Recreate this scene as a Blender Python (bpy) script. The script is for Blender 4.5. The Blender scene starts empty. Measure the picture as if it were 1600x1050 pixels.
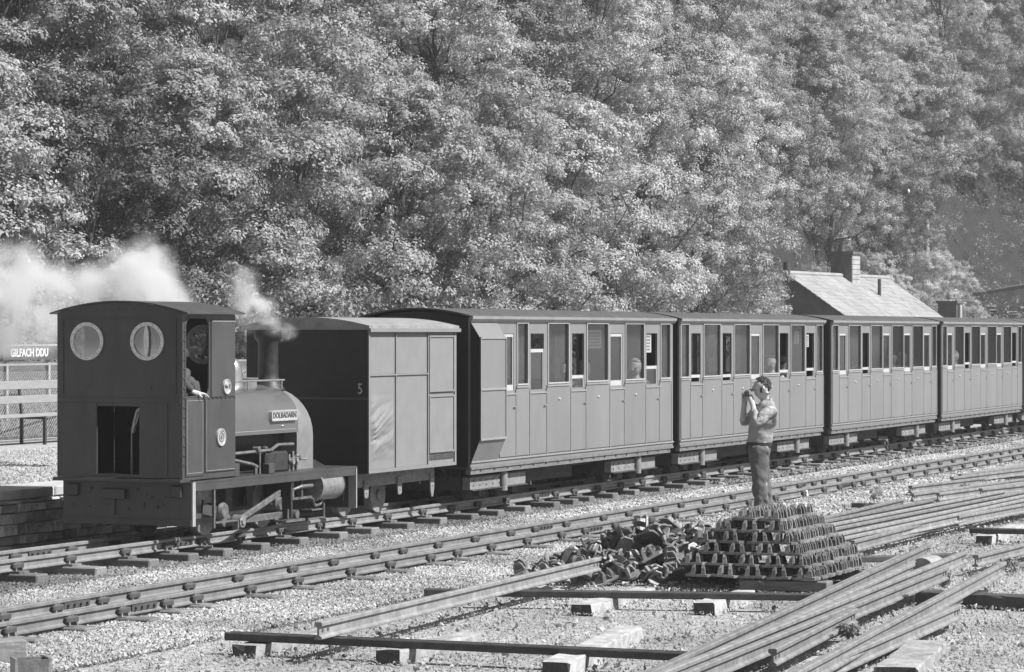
import bpy, bmesh, math, random
import numpy as np
from math import sin, cos, pi, radians, sqrt, hypot
from mathutils import Vector, Matrix, noise
random.seed(7); RNG = np.random.default_rng(11)
SC = bpy.context.scene
COL = SC.collection

# ------------------------------------------------------------------ camera
F, H0, HC = 4650.0, 518.0, 2.3          # focal length in photo pixels, horizon row, eye height (m)
cam = bpy.data.cameras.new('camera'); camo = bpy.data.objects.new('camera', cam); COL.objects.link(camo)
camo.location = (0, 0, HC); camo.rotation_euler = (pi/2, 0, 0)
cam.sensor_width = 36; cam.lens = F/1600*36; cam.shift_y = -(525-H0)/1600
cam.clip_start = .5; cam.clip_end = 3000
SC.camera = camo
# ------------------------------------------------------------------ sky and sun (monochrome film: neutral light)
SUN_H = Vector((.965, -.26, 0)).normalized(); SUN_EL = radians(47)
W = bpy.data.worlds.new('World'); SC.world = W; W.use_nodes = True
nt = W.node_tree; bg = nt.nodes['Background']
sky = nt.nodes.new('ShaderNodeTexSky'); sky.sky_type = 'NISHITA'; sky.sun_disc = False
sky.sun_elevation = SUN_EL; sky.sun_rotation = math.atan2(SUN_H.x, SUN_H.y)
bw = nt.nodes.new('ShaderNodeRGBToBW'); nt.links.new(sky.outputs[0], bw.inputs[0]); nt.links.new(bw.outputs[0], bg.inputs[0])
bg.inputs[1].default_value = .058
sun = bpy.data.lights.new('sun', 'SUN'); sun.energy = 5.0; sun.angle = radians(.55)
suno = bpy.data.objects.new('sun', sun); COL.objects.link(suno)
sdir = Vector((SUN_H.x*cos(SUN_EL), SUN_H.y*cos(SUN_EL), sin(SUN_EL)))
suno.rotation_euler = sdir.to_track_quat('Z', 'Y').to_euler(); suno.location = (30, -20, 40)
SC.view_settings.view_transform = 'Standard'; SC.view_settings.look = 'None'
SC.view_settings.exposure = .8; SC.view_settings.gamma = 1
SC.view_settings.use_curve_mapping = False
SC.render.engine = 'CYCLES'
SC.cycles.volume_bounces = 3; SC.cycles.max_bounces = 8; SC.cycles.transparent_max_bounces = 16
SC.cycles.volume_max_steps = 256

# ------------------------------------------------------------------ materials (grey only)
def mat(name, v, rough=.7, var=.25, scale=6., bump=0., bscale=40., metal=0., spec=.4, tone=False, rnd=0., streak=None, coat=0., patch=0.):
    m = bpy.data.materials.new(name); m.use_nodes = True; t = m.node_tree; p = t.nodes['Principled BSDF']
    N = lambda k: t.nodes.new(k); L = t.links.new
    tc = N('ShaderNodeTexCoord')
    src = tc.outputs['Object']
    if streak:
        mp = N('ShaderNodeMapping'); mp.inputs['Scale'].default_value = streak; L(src, mp.inputs[0]); csrc = mp.outputs[0]
    else: csrc = src
    n = N('ShaderNodeTexNoise'); n.inputs['Scale'].default_value = scale; n.inputs['Detail'].default_value = 6; n.inputs['Roughness'].default_value = .65
    L(csrc, n.inputs['Vector'])
    r = N('ShaderNodeMapRange'); r.inputs['From Min'].default_value = .28; r.inputs['From Max'].default_value = .72
    r.inputs['To Min'].default_value = v*(1-var); r.inputs['To Max'].default_value = v*(1+var); L(n.outputs[0], r.inputs[0])
    out = r.outputs[0]
    if tone:
        a = N('ShaderNodeAttribute'); a.attribute_name = 'tone'
        q = N('ShaderNodeMath'); q.operation = 'MULTIPLY'; L(out, q.inputs[0]); L(a.outputs['Fac'], q.inputs[1]); out = q.outputs[0]
    if patch:
        ge = N('ShaderNodeNewGeometry'); pn = N('ShaderNodeTexNoise'); pn.inputs['Scale'].default_value = .55; pn.inputs['Detail'].default_value = 4; pn.inputs['Roughness'].default_value = .6; L(ge.outputs['Position'], pn.inputs['Vector'])
        pr_ = N('ShaderNodeMapRange'); pr_.inputs['From Min'].default_value = .35; pr_.inputs['From Max'].default_value = .6; pr_.inputs['To Min'].default_value = 1-patch; pr_.inputs['To Max'].default_value = 1.06
        L(pn.outputs[0], pr_.inputs[0]); q = N('ShaderNodeMath'); q.operation = 'MULTIPLY'; L(out, q.inputs[0]); L(pr_.outputs[0], q.inputs[1]); out = q.outputs[0]
    if rnd:
        oi = N('ShaderNodeObjectInfo'); rr = N('ShaderNodeMapRange'); rr.inputs['To Min'].default_value = 1-rnd; rr.inputs['To Max'].default_value = 1+rnd
        L(oi.outputs['Random'], rr.inputs[0]); q = N('ShaderNodeMath'); q.operation = 'MULTIPLY'; L(out, q.inputs[0]); L(rr.outputs[0], q.inputs[1]); out = q.outputs[0]
    cb = N('ShaderNodeCombineColor'); [L(out, cb.inputs[i]) for i in range(3)]
    L(cb.outputs[0], p.inputs['Base Color'])
    p.inputs['Roughness'].default_value = rough; p.inputs['Metallic'].default_value = metal
    p.inputs['Specular IOR Level'].default_value = spec; p.inputs['Coat Weight'].default_value = coat
    if bump:
        n2 = N('ShaderNodeTexNoise'); n2.inputs['Scale'].default_value = bscale; n2.inputs['Detail'].default_value = 5; L(src, n2.inputs['Vector'])
        b = N('ShaderNodeBump'); b.inputs['Strength'].default_value = 1; b.inputs['Distance'].default_value = bump; L(n2.outputs[0], b.inputs['Height']); L(b.outputs[0], p.inputs['Normal'])
    return m
def leafmat(name, v, tr=.35):
    m = bpy.data.materials.new(name); m.use_nodes = True; t = m.node_tree; p = t.nodes['Principled BSDF']
    N = lambda k: t.nodes.new(k); L = t.links.new
    a = N('ShaderNodeAttribute'); a.attribute_name = 'tone'
    oi = N('ShaderNodeObjectInfo'); rr = N('ShaderNodeMapRange'); rr.inputs['To Min'].default_value = .68*v; rr.inputs['To Max'].default_value = 1.28*v; L(oi.outputs['Random'], rr.inputs[0])
    q = N('ShaderNodeMath'); q.operation = 'MULTIPLY'; L(rr.outputs[0], q.inputs[1]); L(a.outputs['Fac'], q.inputs[0])
    cb = N('ShaderNodeCombineColor'); [L(q.outputs[0], cb.inputs[i]) for i in range(3)]
    L(cb.outputs[0], p.inputs['Base Color']); p.inputs['Roughness'].default_value = .5; p.inputs['Specular IOR Level'].default_value = .3
    tl = N('ShaderNodeBsdfTranslucent'); L(cb.outputs[0], tl.inputs[0])
    mx = N('ShaderNodeMixShader'); mx.inputs[0].default_value = tr; L(p.outputs[0], mx.inputs[1]); L(tl.outputs[0], mx.inputs[2])
    L(mx.outputs[0], t.nodes['Material Output'].inputs[0]); return m
def glassmat(name, tint=.7, gl=.015, gk=.36, g0=0.):
    m = bpy.data.materials.new(name); m.use_nodes = True; t = m.node_tree; N = lambda k: t.nodes.new(k); L = t.links.new
    t.nodes.remove(t.nodes['Principled BSDF'])
    tr = N('ShaderNodeBsdfTransparent'); tr.inputs[0].default_value = (tint, tint, tint, 1)
    gs = N('ShaderNodeBsdfGlossy'); gs.inputs['Roughness'].default_value = .04; gs.inputs[0].default_value = (1, 1, 1, 1)
    df = N('ShaderNodeBsdfDiffuse'); df.inputs[0].default_value = (.3, .3, .3, 1)
    fr = N('ShaderNodeFresnel'); fr.inputs[0].default_value = 1.5
    ad = N('ShaderNodeMath'); ad.operation = 'MULTIPLY_ADD'; ad.inputs[1].default_value = gk; ad.inputs[2].default_value = g0; L(fr.outputs[0], ad.inputs[0])
    mx = N('ShaderNodeMixShader'); L(ad.outputs[0], mx.inputs[0]); L(tr.outputs[0], mx.inputs[1]); L(gs.outputs[0], mx.inputs[2])
    m2 = N('ShaderNodeMixShader'); m2.inputs[0].default_value = gl; L(mx.outputs[0], m2.inputs[1]); L(df.outputs[0], m2.inputs[2])
    L(m2.outputs[0], t.nodes['Material Output'].inputs[0]); return m
M = {}
M['loco'] = mat('loco_paint', .052, .5, .28, 3, .0009, 120, coat=.1, streak=(1.5, 1.5, .5))
M['locodark'] = mat('loco_black', .03, .5, .5, 14, .002, 60)
M['cabinside'] = mat('cab_inside', .06, .7, .4, 4)
M['tank'] = mat('tank_paint', .095, .4, .12, 4, .0004, 200, coat=.5)
M['smoke'] = mat('smokebox_grey', .17, .42, .2, 6, .001, 60)
M['steel'] = mat('bright_steel', .3, .38, .35, 20, .001, 80, metal=.5)
M['oily'] = mat('oily_steel', .16, .45, .55, 18, .002, 60, metal=.4)
M['brass'] = mat('polished_brass', .55, .35, .15, 20, metal=.5)
M['lining'] = mat('lining_paint', .3, .5, .1, 10)
M['black'] = mat('dirty_black', .02, .6, .5, 20)
M['coach'] = mat('coach_paint', .172, .4, .13, 2, .0009, 60, coat=.15, streak=(1, 1, .3), rnd=.03)
M['coachdirt'] = mat('coach_sill_paint', .15, .55, .25, 8, .001, 60)
M['cornice'] = mat('coach_cornice', .24, .55, .15, 6)
M['roofc'] = mat('coach_roof', .07, .8, .3, 5, .002, 60)
M['cframe'] = mat('window_frame_paint', .36, .5, .15, 8)
M['droplight'] = mat('droplight_paint', .4, .5, .1, 8)
M['cinside'] = mat('coach_inside', .1, .7, .3, 5)
M['under'] = mat('underframe_black', .05, .7, .5, 12, .003, 40)
M['bogie'] = mat('bogie_grey', .2, .6, .35, 12, .002, 60)
M['end_shade'] = mat('end_wall_shade', .017, .5, .3, 4)  # shade on the vehicle ends painted in, far below the body colour
M['van'] = mat('van_canvas', .188, .75, .1, 4, .0008, 400)
M['vanroof'] = mat('van_roof_felt', .22, .85, .3, 7, .003, 50)
M['glass'] = glassmat('window_glass')
M['glassdirty'] = glassmat('smoky_glass', .6, .1, 1., .25)
M['mirror'] = mat('bright_glass_reflection', .5, .3, .15, 5)
M['rail'] = mat('rusty_rail', .17, .55, .35, 6, .0015, 60, streak=(1, 1, 1))
M['railtop'] = mat('worn_rail', .2, .45, .3, 8, .001, 60)
M['rust2'] = mat('weathered_rail', .2, .6, .4, 7, .002, 60, rnd=.22)
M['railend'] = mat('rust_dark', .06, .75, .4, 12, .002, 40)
M['chair'] = mat('chair_iron', .165, .42, .4, 14, .003, 60, rnd=.3)
M['sleeper'] = mat('old_sleeper', .15, .85, .4, 5, .006, 30, streak=(1, 8, 8), rnd=.3)
M['blockw'] = mat('pale_timber', .31, .9, .4, 7, .012, 22, rnd=.15)
M['bearer_end_shade'] = mat('timber_end_shade', .06, .9, .4, 30, .006, 60)  # shade of the bearer ends put into the colour
M['stone'] = mat('slate_stone', .34, .8, .45, 9, .012, 18, rnd=.5)
M['coping'] = mat('coping_slate', .4, .8, .2, 6, .004, 30)
M['copingside'] = mat('coping_edge', .14, .8, .3, 8, .006, 30)
M['plat'] = mat('platform_gravel', .33, .9, .3, 14, .012, 55)
M['mortar'] = mat('mortar', .08, .9, .3, 10, .01, 30)
M['ground'] = mat('yard_ground', .34, .95, .3, 9, .05, 20, patch=.3)
M['ballast'] = mat('ballast_stone', .4, .85, .3, 25, .004, 60, rnd=.45, spec=.3, patch=.38)
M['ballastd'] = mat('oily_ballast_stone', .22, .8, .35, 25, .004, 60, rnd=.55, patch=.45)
M['grit'] = mat('yard_grit', .37, .85, .25, 25, .004, 60, rnd=.45, patch=.3)
M['bench'] = mat('bench_wood', .25, .7, .15, 5, .001, 40, streak=(1, 10, 10))
M['iron'] = mat('cast_iron_dark', .04, .6, .3, 12)
M['signp'] = mat('sign_paint', .08, .5, .12, 4)
M['white'] = mat('white_paint', .82, .5, .06, 8)
M['wire'] = mat('galvanised_wire', .26, .5, .2, 20, metal=.3)
M['dome'] = mat('dome_metal', .4, .28, .1, 10, metal=.8)
M['post'] = mat('grey_post', .32, .8, .2, 10)
M['bark'] = mat('tree_bark', .07, .9, .4, 8, .02, 20)
M['barkpale'] = mat('pale_bark', .3, .85, .4, 8, .01, 20)
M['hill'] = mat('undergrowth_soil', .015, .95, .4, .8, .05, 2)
M['quarry'] = mat('quarry_slate', .03, .9, .35, .25, .3, 1.5)
M['roof'] = mat('slate_roof', .25, .7, .2, 1.3, .01, 20, rnd=.08)
M['cwall'] = mat('cottage_stone', .07, .9, .45, 1.4, .03, 5)
M['chim'] = mat('lit_and_pale_stone', .3, .85, .3, 2, .02, 8)  # sunlit chimney side painted pale; also real pale stones elsewhere
M['chimd'] = mat('chimney_stone_shade', .09, .85, .5, 2.5, .03, 6)  # chimney stack with its shade painted into the tone
M['skin'] = mat('skin', .4, .55, .06, 10)
M['hair'] = mat('dark_hair', .035, .5, .4, 60, .01, 90)
M['hairpale'] = mat('pale_hair', .4, .6, .2, 50, .01, 80)
M['shirt'] = mat('shirt_cloth', .27, .85, .1, 6, .004, 30)
M['trouser'] = mat('trouser_cloth', .1, .9, .12, 8, .005, 25)
M['jumper'] = mat('jumper_wool', .06, .9, .2, 30, .003, 150)
M['plaid'] = mat('pale_coat', .28, .9, .3, 40)
M['leaf'] = leafmat('oak_leaf', .33, .3); M['leafdark'] = leafmat('dark_leaf', .19, .2); M['leafpale'] = leafmat('pale_leaf', .42, .32)  # pale leaf tone also carries the haze over the right-hand trees
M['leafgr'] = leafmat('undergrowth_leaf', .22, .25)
M['weed'] = leafmat('weed_leaf', .35)
M['paper'] = mat('paper', .35, .8, .05, 5); M['print'] = mat('print_ink', .06, .8, .1, 5)

# ------------------------------------------------------------------ geometry helpers
class MB:
    """collects shapes; sv=True means input is (along, towards camera, up) of a vehicle"""
    def __init__(s, sv=False): s.v = []; s.f = []; s.m = []; s.sv = sv; s.mi = 0; s.M = None
    def add(s, vs, fs, mi=None):
        o = len(s.v)
        for p in vs:
            p = Vector(p)
            if s.M is not None: p = s.M @ p
            s.v.append((p[0], -p[1], p[2]) if s.sv else tuple(p))
        for f in fs: s.f.append(tuple(o+i for i in f)); s.m.append(s.mi if mi is None else mi)
        return s
    def box(s, x0, x1, y0, y1, z0, z1, mi=None):
        return s.add([(x0,y0,z0),(x1,y0,z0),(x1,y1,z0),(x0,y1,z0),(x0,y0,z1),(x1,y0,z1),(x1,y1,z1),(x0,y1,z1)],
                     [(0,3,2,1),(4,5,6,7),(0,1,5,4),(1,2,6,5),(2,3,7,6),(3,0,4,7)], mi)
    def ring(s, c, ax, r, n=12, ph=0):
        ax = Vector(ax).normalized(); u = ax.orthogonal().normalized(); w = ax.cross(u)
        return [Vector(c)+u*(r*cos(2*pi*i/n+ph))+w*(r*sin(2*pi*i/n+ph)) for i in range(n)]
    def loft(s, rings, caps=True, mi=None, closed=True):
        n = len(rings[0]); vs = [p for r in rings for p in r]; fs = []
        for k in range(len(rings)-1):
            for i in range(n if closed else n-1):
                j = (i+1) % n; fs.append((k*n+i, k*n+j, (k+1)*n+j, (k+1)*n+i))
        if caps: fs.append(tuple(range(n))[::-1]); fs.append(tuple((len(rings)-1)*n+i for i in range(n)))
        return s.add(vs, fs, mi)
    def tube(s, pts, r, n=8, mi=None, caps=True):
        pts = [Vector(p) for p in pts]; R = r if isinstance(r, (list, tuple)) else [r]*len(pts); rings = []
        d0 = (pts[1]-pts[0]).normalized(); u = d0.orthogonal().normalized()
        for k, p in enumerate(pts):
            d = (pts[min(k+1, len(pts)-1)]-pts[max(k-1, 0)]).normalized()
            u = (u-d*u.dot(d)).normalized(); w = d.cross(u)
            rings.append([p+(u*cos(2*pi*i/n)+w*sin(2*pi*i/n))*R[k] for i in range(n)])
        return s.loft(rings, caps, mi)
    def cyl(s, a, b, r, n=16, r2=None, mi=None): return s.tube([a, b], [r, r if r2 is None else r2], n, mi)
    def lathe(s, prof, c=(0,0,0), n=20, mi=None):
        rings = [[(c[0]+r*cos(2*pi*i/n), c[1]+r*sin(2*pi*i/n), c[2]+z) for i in range(n)] for r, z in prof]
        return s.loft(rings, True, mi)
    def prism(s, poly, x0, x1, axis=0, mi=None):
        """poly in the other two axes, extruded on axis"""
        def P(a, b, t):
            return (t, a, b) if axis == 0 else ((a, t, b) if axis == 1 else (a, b, t))
        return s.loft([[P(a, b, x0) for a, b in poly], [P(a, b, x1) for a, b in poly]], True, mi)
    def plate(s, outer, holes, t0, t1, axis=0, mi=None):
        """flat plate with holes, thickness t0..t1 along axis"""
        from mathutils.geometry import delaunay_2d_cdt
        pts = []; edges = []; loops = [outer]+holes
        for l in loops:
            o = len(pts); pts += [Vector(p) for p in l]; edges += [(o+i, o+(i+1) % len(l)) for i in range(len(l))]
        V, E_, Fc, *_ = delaunay_2d_cdt(pts, edges, [], 0, 1e-6)
        def inside(p, l):
            c = False; n = len(l)
            for i in range(n):
                a, b = l[i], l[(i+1) % n]
                if (a[1] > p[1]) != (b[1] > p[1]) and p[0] < (b[0]-a[0])*(p[1]-a[1])/(b[1]-a[1])+a[0]: c = not c
            return c
        def P(a, b, t): return (t, a, b) if axis == 0 else ((a, t, b) if axis == 1 else (a, b, t))
        keep = [f for f in Fc if (lambda c: inside(c, outer) and not any(inside(c, h) for h in holes))(sum((V[i] for i in f), Vector((0, 0)))/len(f))]
        n = len(V); vs = [P(p[0], p[1], t0) for p in V]+[P(p[0], p[1], t1) for p in V]
        fs = [tuple(f) for f in keep]+[tuple(i+n for i in reversed(f)) for f in keep]
        for l in loops:
            idx = [min(range(n), key=lambda k: (V[k][0]-q[0])**2+(V[k][1]-q[1])**2) for q in l]
            for i in range(len(idx)):
                a, b = idx[i], idx[(i+1) % len(idx)]
                if a != b: fs.append((a, b, b+n, a+n))
        return s.add(vs, fs, mi)
    def mesh(s, name, mats, smooth=False, bevel=0.):
        me = bpy.data.meshes.new(name); me.from_pydata(s.v, [], s.f)
        if not isinstance(mats, (list, tuple)): mats = [mats]
        for m in mats: me.materials.append(M[m] if isinstance(m, str) else m)
        if len(mats) > 1: me.polygons.foreach_set('material_index', s.m)
        bm = bmesh.new(); bm.from_mesh(me); bmesh.ops.recalc_face_normals(bm, faces=bm.faces)
        if bevel: bmesh.ops.bevel(bm, geom=[e for e in bm.edges if len(e.link_faces) == 2 and e.calc_face_angle(0) > .6], offset=bevel, segments=1, affect='EDGES', profile=.5)
        bm.to_mesh(me); bm.free()
        if smooth:
            me.polygons.foreach_set('use_smooth', [True]*len(me.polygons)); me.set_sharp_from_angle(angle=radians(38))
        return me
    def build(s, name, mats, parent=None, smooth=False, bevel=0., **kw):
        return link(name, s.mesh(name, mats, smooth, bevel), parent, **kw)
def link(name, data, parent=None, loc=None, rz=None, **kw):
    o = bpy.data.objects.new(name, data); COL.objects.link(o)
    if parent: o.parent = parent
    if loc is not None: o.location = loc
    if rz is not None: o.rotation_euler = rz if isinstance(rz, (tuple, list)) or hasattr(rz, 'x') else (0, 0, rz)
    for k, v in kw.items(): o[k] = v
    return o
def thing(name, label, cat, loc=(0,0,0), rz=0, group=None):
    o = link(name, None, None, loc, rz); o['label'] = label; o['category'] = cat; o.empty_display_size = .2
    if group: o['group'] = group
    return o
def tag(o, label, cat, group=None):
    o['label'] = label; o['category'] = cat
    if group: o['group'] = group
    return o
def copy_tree(o, parent=None):
    c = o.copy(); COL.objects.link(c); c.parent = parent
    for ch in o.children: copy_tree(ch, c)
    return c
def G(px, py, z=0.):
    Y = F*(HC-z)/(py-H0); return Vector(((px-800)/F*Y, Y, z))
def rrect(x0, x1, y0, y1, r, n=5, corners=(1,1,1,1)):
    out = []
    for k, (cx, cy, a) in enumerate([(x1-r, y1-r, 0), (x0+r, y1-r, 90), (x0+r, y0+r, 180), (x1-r, y0+r, 270)]):
        if corners[k]:
            for i in range(n+1):
                t = radians(a+90*i/n); out.append((cx+r*cos(t), cy+r*sin(t)))
        else: out.append(((x1 if k in (0, 3) else x0), (y1 if k in (0, 1) else y0)))
    return out
def circ(cx, cy, r, n=28): return [(cx+r*cos(2*pi*i/n), cy+r*sin(2*pi*i/n)) for i in range(n)]
def textmesh(txt, size, name, matn, ext=.002, off=0., sx=1.):
    cu = bpy.data.curves.new(name, 'FONT'); cu.body = txt; cu.size = size; cu.extrude = ext; cu.offset = off; cu.align_x = 'CENTER'; cu.align_y = 'CENTER'; cu.resolution_u = 3
    o = bpy.data.objects.new(name, cu); COL.objects.link(o)
    dg = bpy.context.evaluated_depsgraph_get(); me = bpy.data.meshes.new_from_object(o.evaluated_get(dg))
    bpy.data.objects.remove(o); me.name = name; me.materials.clear(); me.materials.append(M[matn])
    for v in me.vertices: v.co.x *= sx
    return me

# ------------------------------------------------------------------ track geometry (fitted to the place)
ZR = .25; ZN = .15
class Curve:
    def __init__(s, a, b, c, y0, off): s.a, s.b, s.c, s.y0, s.off = a, b, c, y0, off   # off: from measured line to centre (towards camera +)
    def base(s, Y, v):
        sl = 2*s.a*(Y-s.y0)+s.b; L = hypot(1, sl); q = v+s.off
        return Vector((s.a*(Y-s.y0)**2+s.b*(Y-s.y0)+s.c+q/L, Y-q*sl/L, 0))
    def dirn(s, Y):
        sl = 2*s.a*(Y-s.y0)+s.b; L = hypot(1, sl); return Vector((sl/L, 1/L, 0)), Vector((1/L, -sl/L, 0))
    def atpx(s, px, v):
        lo, hi = 14., 140.
        for _ in range(50):
            m = (lo+hi)/2; p = s.base(m, v)
            if 800+F*p.x/p.y < px: lo = m
            else: hi = m
        return lo
MAIN = Curve(-.381e-3, .4132, .9956, 40, -.3)
NEAR = Curve(1.6e-4, .4128, 1.56, 35, -.3)
def frame(px, off, length):
    Y = MAIN.atpx(px, off); o = MAIN.base(Y, 0); d, n = MAIN.dirn(Y)
    Y2 = Y+length*d.y
    p = MAIN.base(Y2, 0); d = (p-o).normalized()
    return o, math.atan2(d.y, d.x)

# ------------------------------------------------------------------ terrain
FRONT = [(-500, 52), (-150, 56), (250, 60), (600, 66), (900, 78), (1120, 98), (1215, 121), (1300, 128), (1420, 138), (1700, 152), (2300, 170)]
def yfront(px):
    for (a, b), (c, d) in zip(FRONT, FRONT[1:]):
        if px <= c: return b+(d-b)*(px-a)/(c-a)
    return FRONT[-1][1]
def hillz(t): return 0 if t < 0 else .3*t if t < 3 else .9+.66*(t-3)
def hillpt(px, t):
    Y = yfront(px)+t; return Vector(((px-800)/F*Y, Y, hillz(t)))
g = MB(); n = 60
g.add([(-900, -200, -.03), (900, -200, -.03), (900, 1500, -.03), (-900, 1500, -.03)], [(0, 1, 2, 3)])
g.build('ground', 'ground', kind='structure')
g = MB(); PX = list(range(-1400, 3401, 100)); TS = [-2, 0, 3, 7, 12, 18, 25, 35, 50, 70, 100]
vs = []
for t in TS:
    for px in PX:
        Yf = yfront(max(-500, min(px, 2300))); Y = Yf+t; z = hillz(t)+(noise.noise(Vector((px*.01, t*.2, 0)))*1.2 if t > 3 else 0)
        vs.append(((px-800)/F*Y, Y, z-.05 if t < 0 else z))
w = len(PX); g.add(vs, [(k*w+i, k*w+i+1, (k+1)*w+i+1, (k+1)*w+i) for k in range(len(TS)-1) for i in range(w-1)])
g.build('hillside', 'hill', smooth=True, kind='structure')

# ------------------------------------------------------------------ rails, chairs, sleepers
def railprof(h=.115, s=1.):
    a = .029*s
    return [(-a*.7, 0), (a*.7, 0), (a, .006), (a, .018), (.008, .032), (.008, h-.04), (a, h-.028), (a, h-.006), (a*.7, h), (-a*.7, h), (-a, h-.006), (-a, h-.028), (-.008, h-.04), (-.008, .032), (-a, .018), (-a, .006)]
def sweep(path, prof, name, matn, parent, zt):
    g = MB(); rings = []
    for i, p in enumerate(path):
        a = path[max(0, i-1)]; b = path[min(len(path)-1, i+1)]; d = (b-a).normalized(); nn = Vector((d.y, -d.x, 0)).normalized()
        rings.append([p+nn*u+Vector((0, 0, w+zt)) for u, w in prof])
    g.loft(rings); return g.build(name, matn, parent)
def chair_mesh(name='rail_chair', w=.15, l=.26, h=.095, gap=.03):
    g = MB()
    # base casting: plate with rounded ends, length on x (across the rail), width on y
    pl = [(-l/2, -w*.28), (-l/2+.03, -w/2), (l/2-.03, -w/2), (l/2, -w*.28), (l/2, w*.28), (l/2-.03, w/2), (-l/2+.03, w/2), (-l/2, w*.28)]
    g.prism(pl, 0, .022, axis=2)
    for sgn in (-1, 1):
        x0, x1 = sgn*gap, sgn*(gap+.03); xt = sgn*(gap+.022)
        for q in (-1, 1):      # two ribs each jaw, leaning together towards the top
            lo = [(x0, q*w*.42, .022), (x1+sgn*.01, q*w*.42, .022), (x1+sgn*.01, q*w*.3, .022), (x0, q*w*.3, .022)]
            mid = [(x0, q*w*.35, h*.75), (xt+sgn*.01, q*w*.35, h*.72), (xt+sgn*.01, q*w*.23, h*.72), (x0, q*w*.23, h*.75)]
            hi = [(x0, q*w*.22, h), (xt-sgn*.006, q*w*.22, h), (xt-sgn*.006, q*w*.1, h), (x0, q*w*.1, h)]
            g.loft([lo, mid, hi])
        g.loft([[(x0, -w*.22, h*.3), (x0+sgn*.008, -w*.22, h*.3), (x0+sgn*.008, w*.22, h*.3), (x0, w*.22, h*.3)], [(x0, -w*.19, h*.985), (x0+sgn*.014, -w*.19, h*.985), (x0+sgn*.014, w*.19, h*.985), (x0, w*.19, h*.985)]])
    return g.mesh(name, 'chair')
CH = chair_mesh(gap=.016, h=.10)
key = MB(); key.box(.012, .055, -.085, .08, .04, .094)
def track(C, ztop, pxs, label, name, y0, y1, sl_top, sl_half, fish, matn, both=True):
    T = thing(name, label, 'railway track', C.base((y0+y1)/2, 0)); inv = -T.location
    path = [y0+(y1-y0)*(i/60)**1.3 for i in range(61)]
    for v in (.3, -.3):
        sweep([C.base(y, v)+inv for y in path], railprof(), 'rail', matn, T, ztop-.115)
    ys = [C.atpx(p, .3) for p in pxs]
    # a few more sleepers beyond both ends of what the photograph shows
    st = .72; y = min(ys)-st
    while y > y0+.3: ys.append(y); y -= st*.93
    y = max(ys)+st
    while y < y1-.3: ys.append(y); y += st*.93
    sm = []
    for k in range(4):
        b = MB(); L = sl_half+random.uniform(-.04, .04); b.box(-L, L, -.1, .1, -.13, 0); sm.append(b.mesh('sleeper', 'sleeper', bevel=.012))
    km = key.mesh('key', 'railend', bevel=.012)
    for y in ys:
        d, n_ = C.dirn(y); a = math.atan2(n_.y, n_.x); p = C.base(y, 0)
        j = random.uniform(-.05, .05)
        s_ = link('sleeper', random.choice(sm), T, p+inv+n_*j+Vector((0, 0, sl_top)), a+random.uniform(-.03, .03))
        for v in (.3, -.3):
            q = C.base(y, v)
            c = link('chair', CH, T, q+inv+Vector((0, 0, ztop-.132)), a+random.uniform(-.05, .05))
            kk = link('key', km, c)
    fm = MB()
    for sg in (-1, 1):
        fm.box(sg*.011, sg*.024, -.2, .2, .03, .08)
        for q in (-.15, -.05, .05, .15): fm.cyl((sg*.02, q, .055), (sg*.045, q, .055), .013, 6)
    fme = fm.mesh('fishplate', 'railend')
    for px, v in fish:
        y = C.atpx(px, v); d, n_ = C.dirn(y); link('fishplate', fme, T, C.base(y, v)+inv+Vector((0, 0, ztop-.115)), math.atan2(n_.y, n_.x))
    return T
track(NEAR, ZN, [9,106,187,256,303,387,461,544,606,669,711,764,820,874,911,958,1014,1052,1092,1131,1167,1209,1253,1285,1309,1331,1346,1369,1394,1421,1444,1468,1482,1503,1521,1541,1560,1582,1598],
      'empty narrow gauge track nearer the camera with rusty rails half buried in pale ballast', 'railway_track', 15, 100, .035, .6,
      [(222, .3), (928, .3), (1320, .3), (117, -.3), (850, -.3), (1250, -.3)], 'rail')
track(MAIN, ZR, [23,106,192,258,312,372,436,497,547,602,657,702,743,788,834,865,894,931,967,1001,1035,1069,1096,1124,1155,1185,1208,1228,1254,1281,1301,1321,1344,1365,1384,1404,1421,1433,1450,1465,1483,1501,1516,1533,1550,1564,1579,1591],
      'narrow gauge track under the train with dark sleeper ends showing', 'railway_track', 17, 110, .118, .62,
      [(283, .3), (847, .3), (1440, .3), (60, -.3)], 'railtop')

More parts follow.
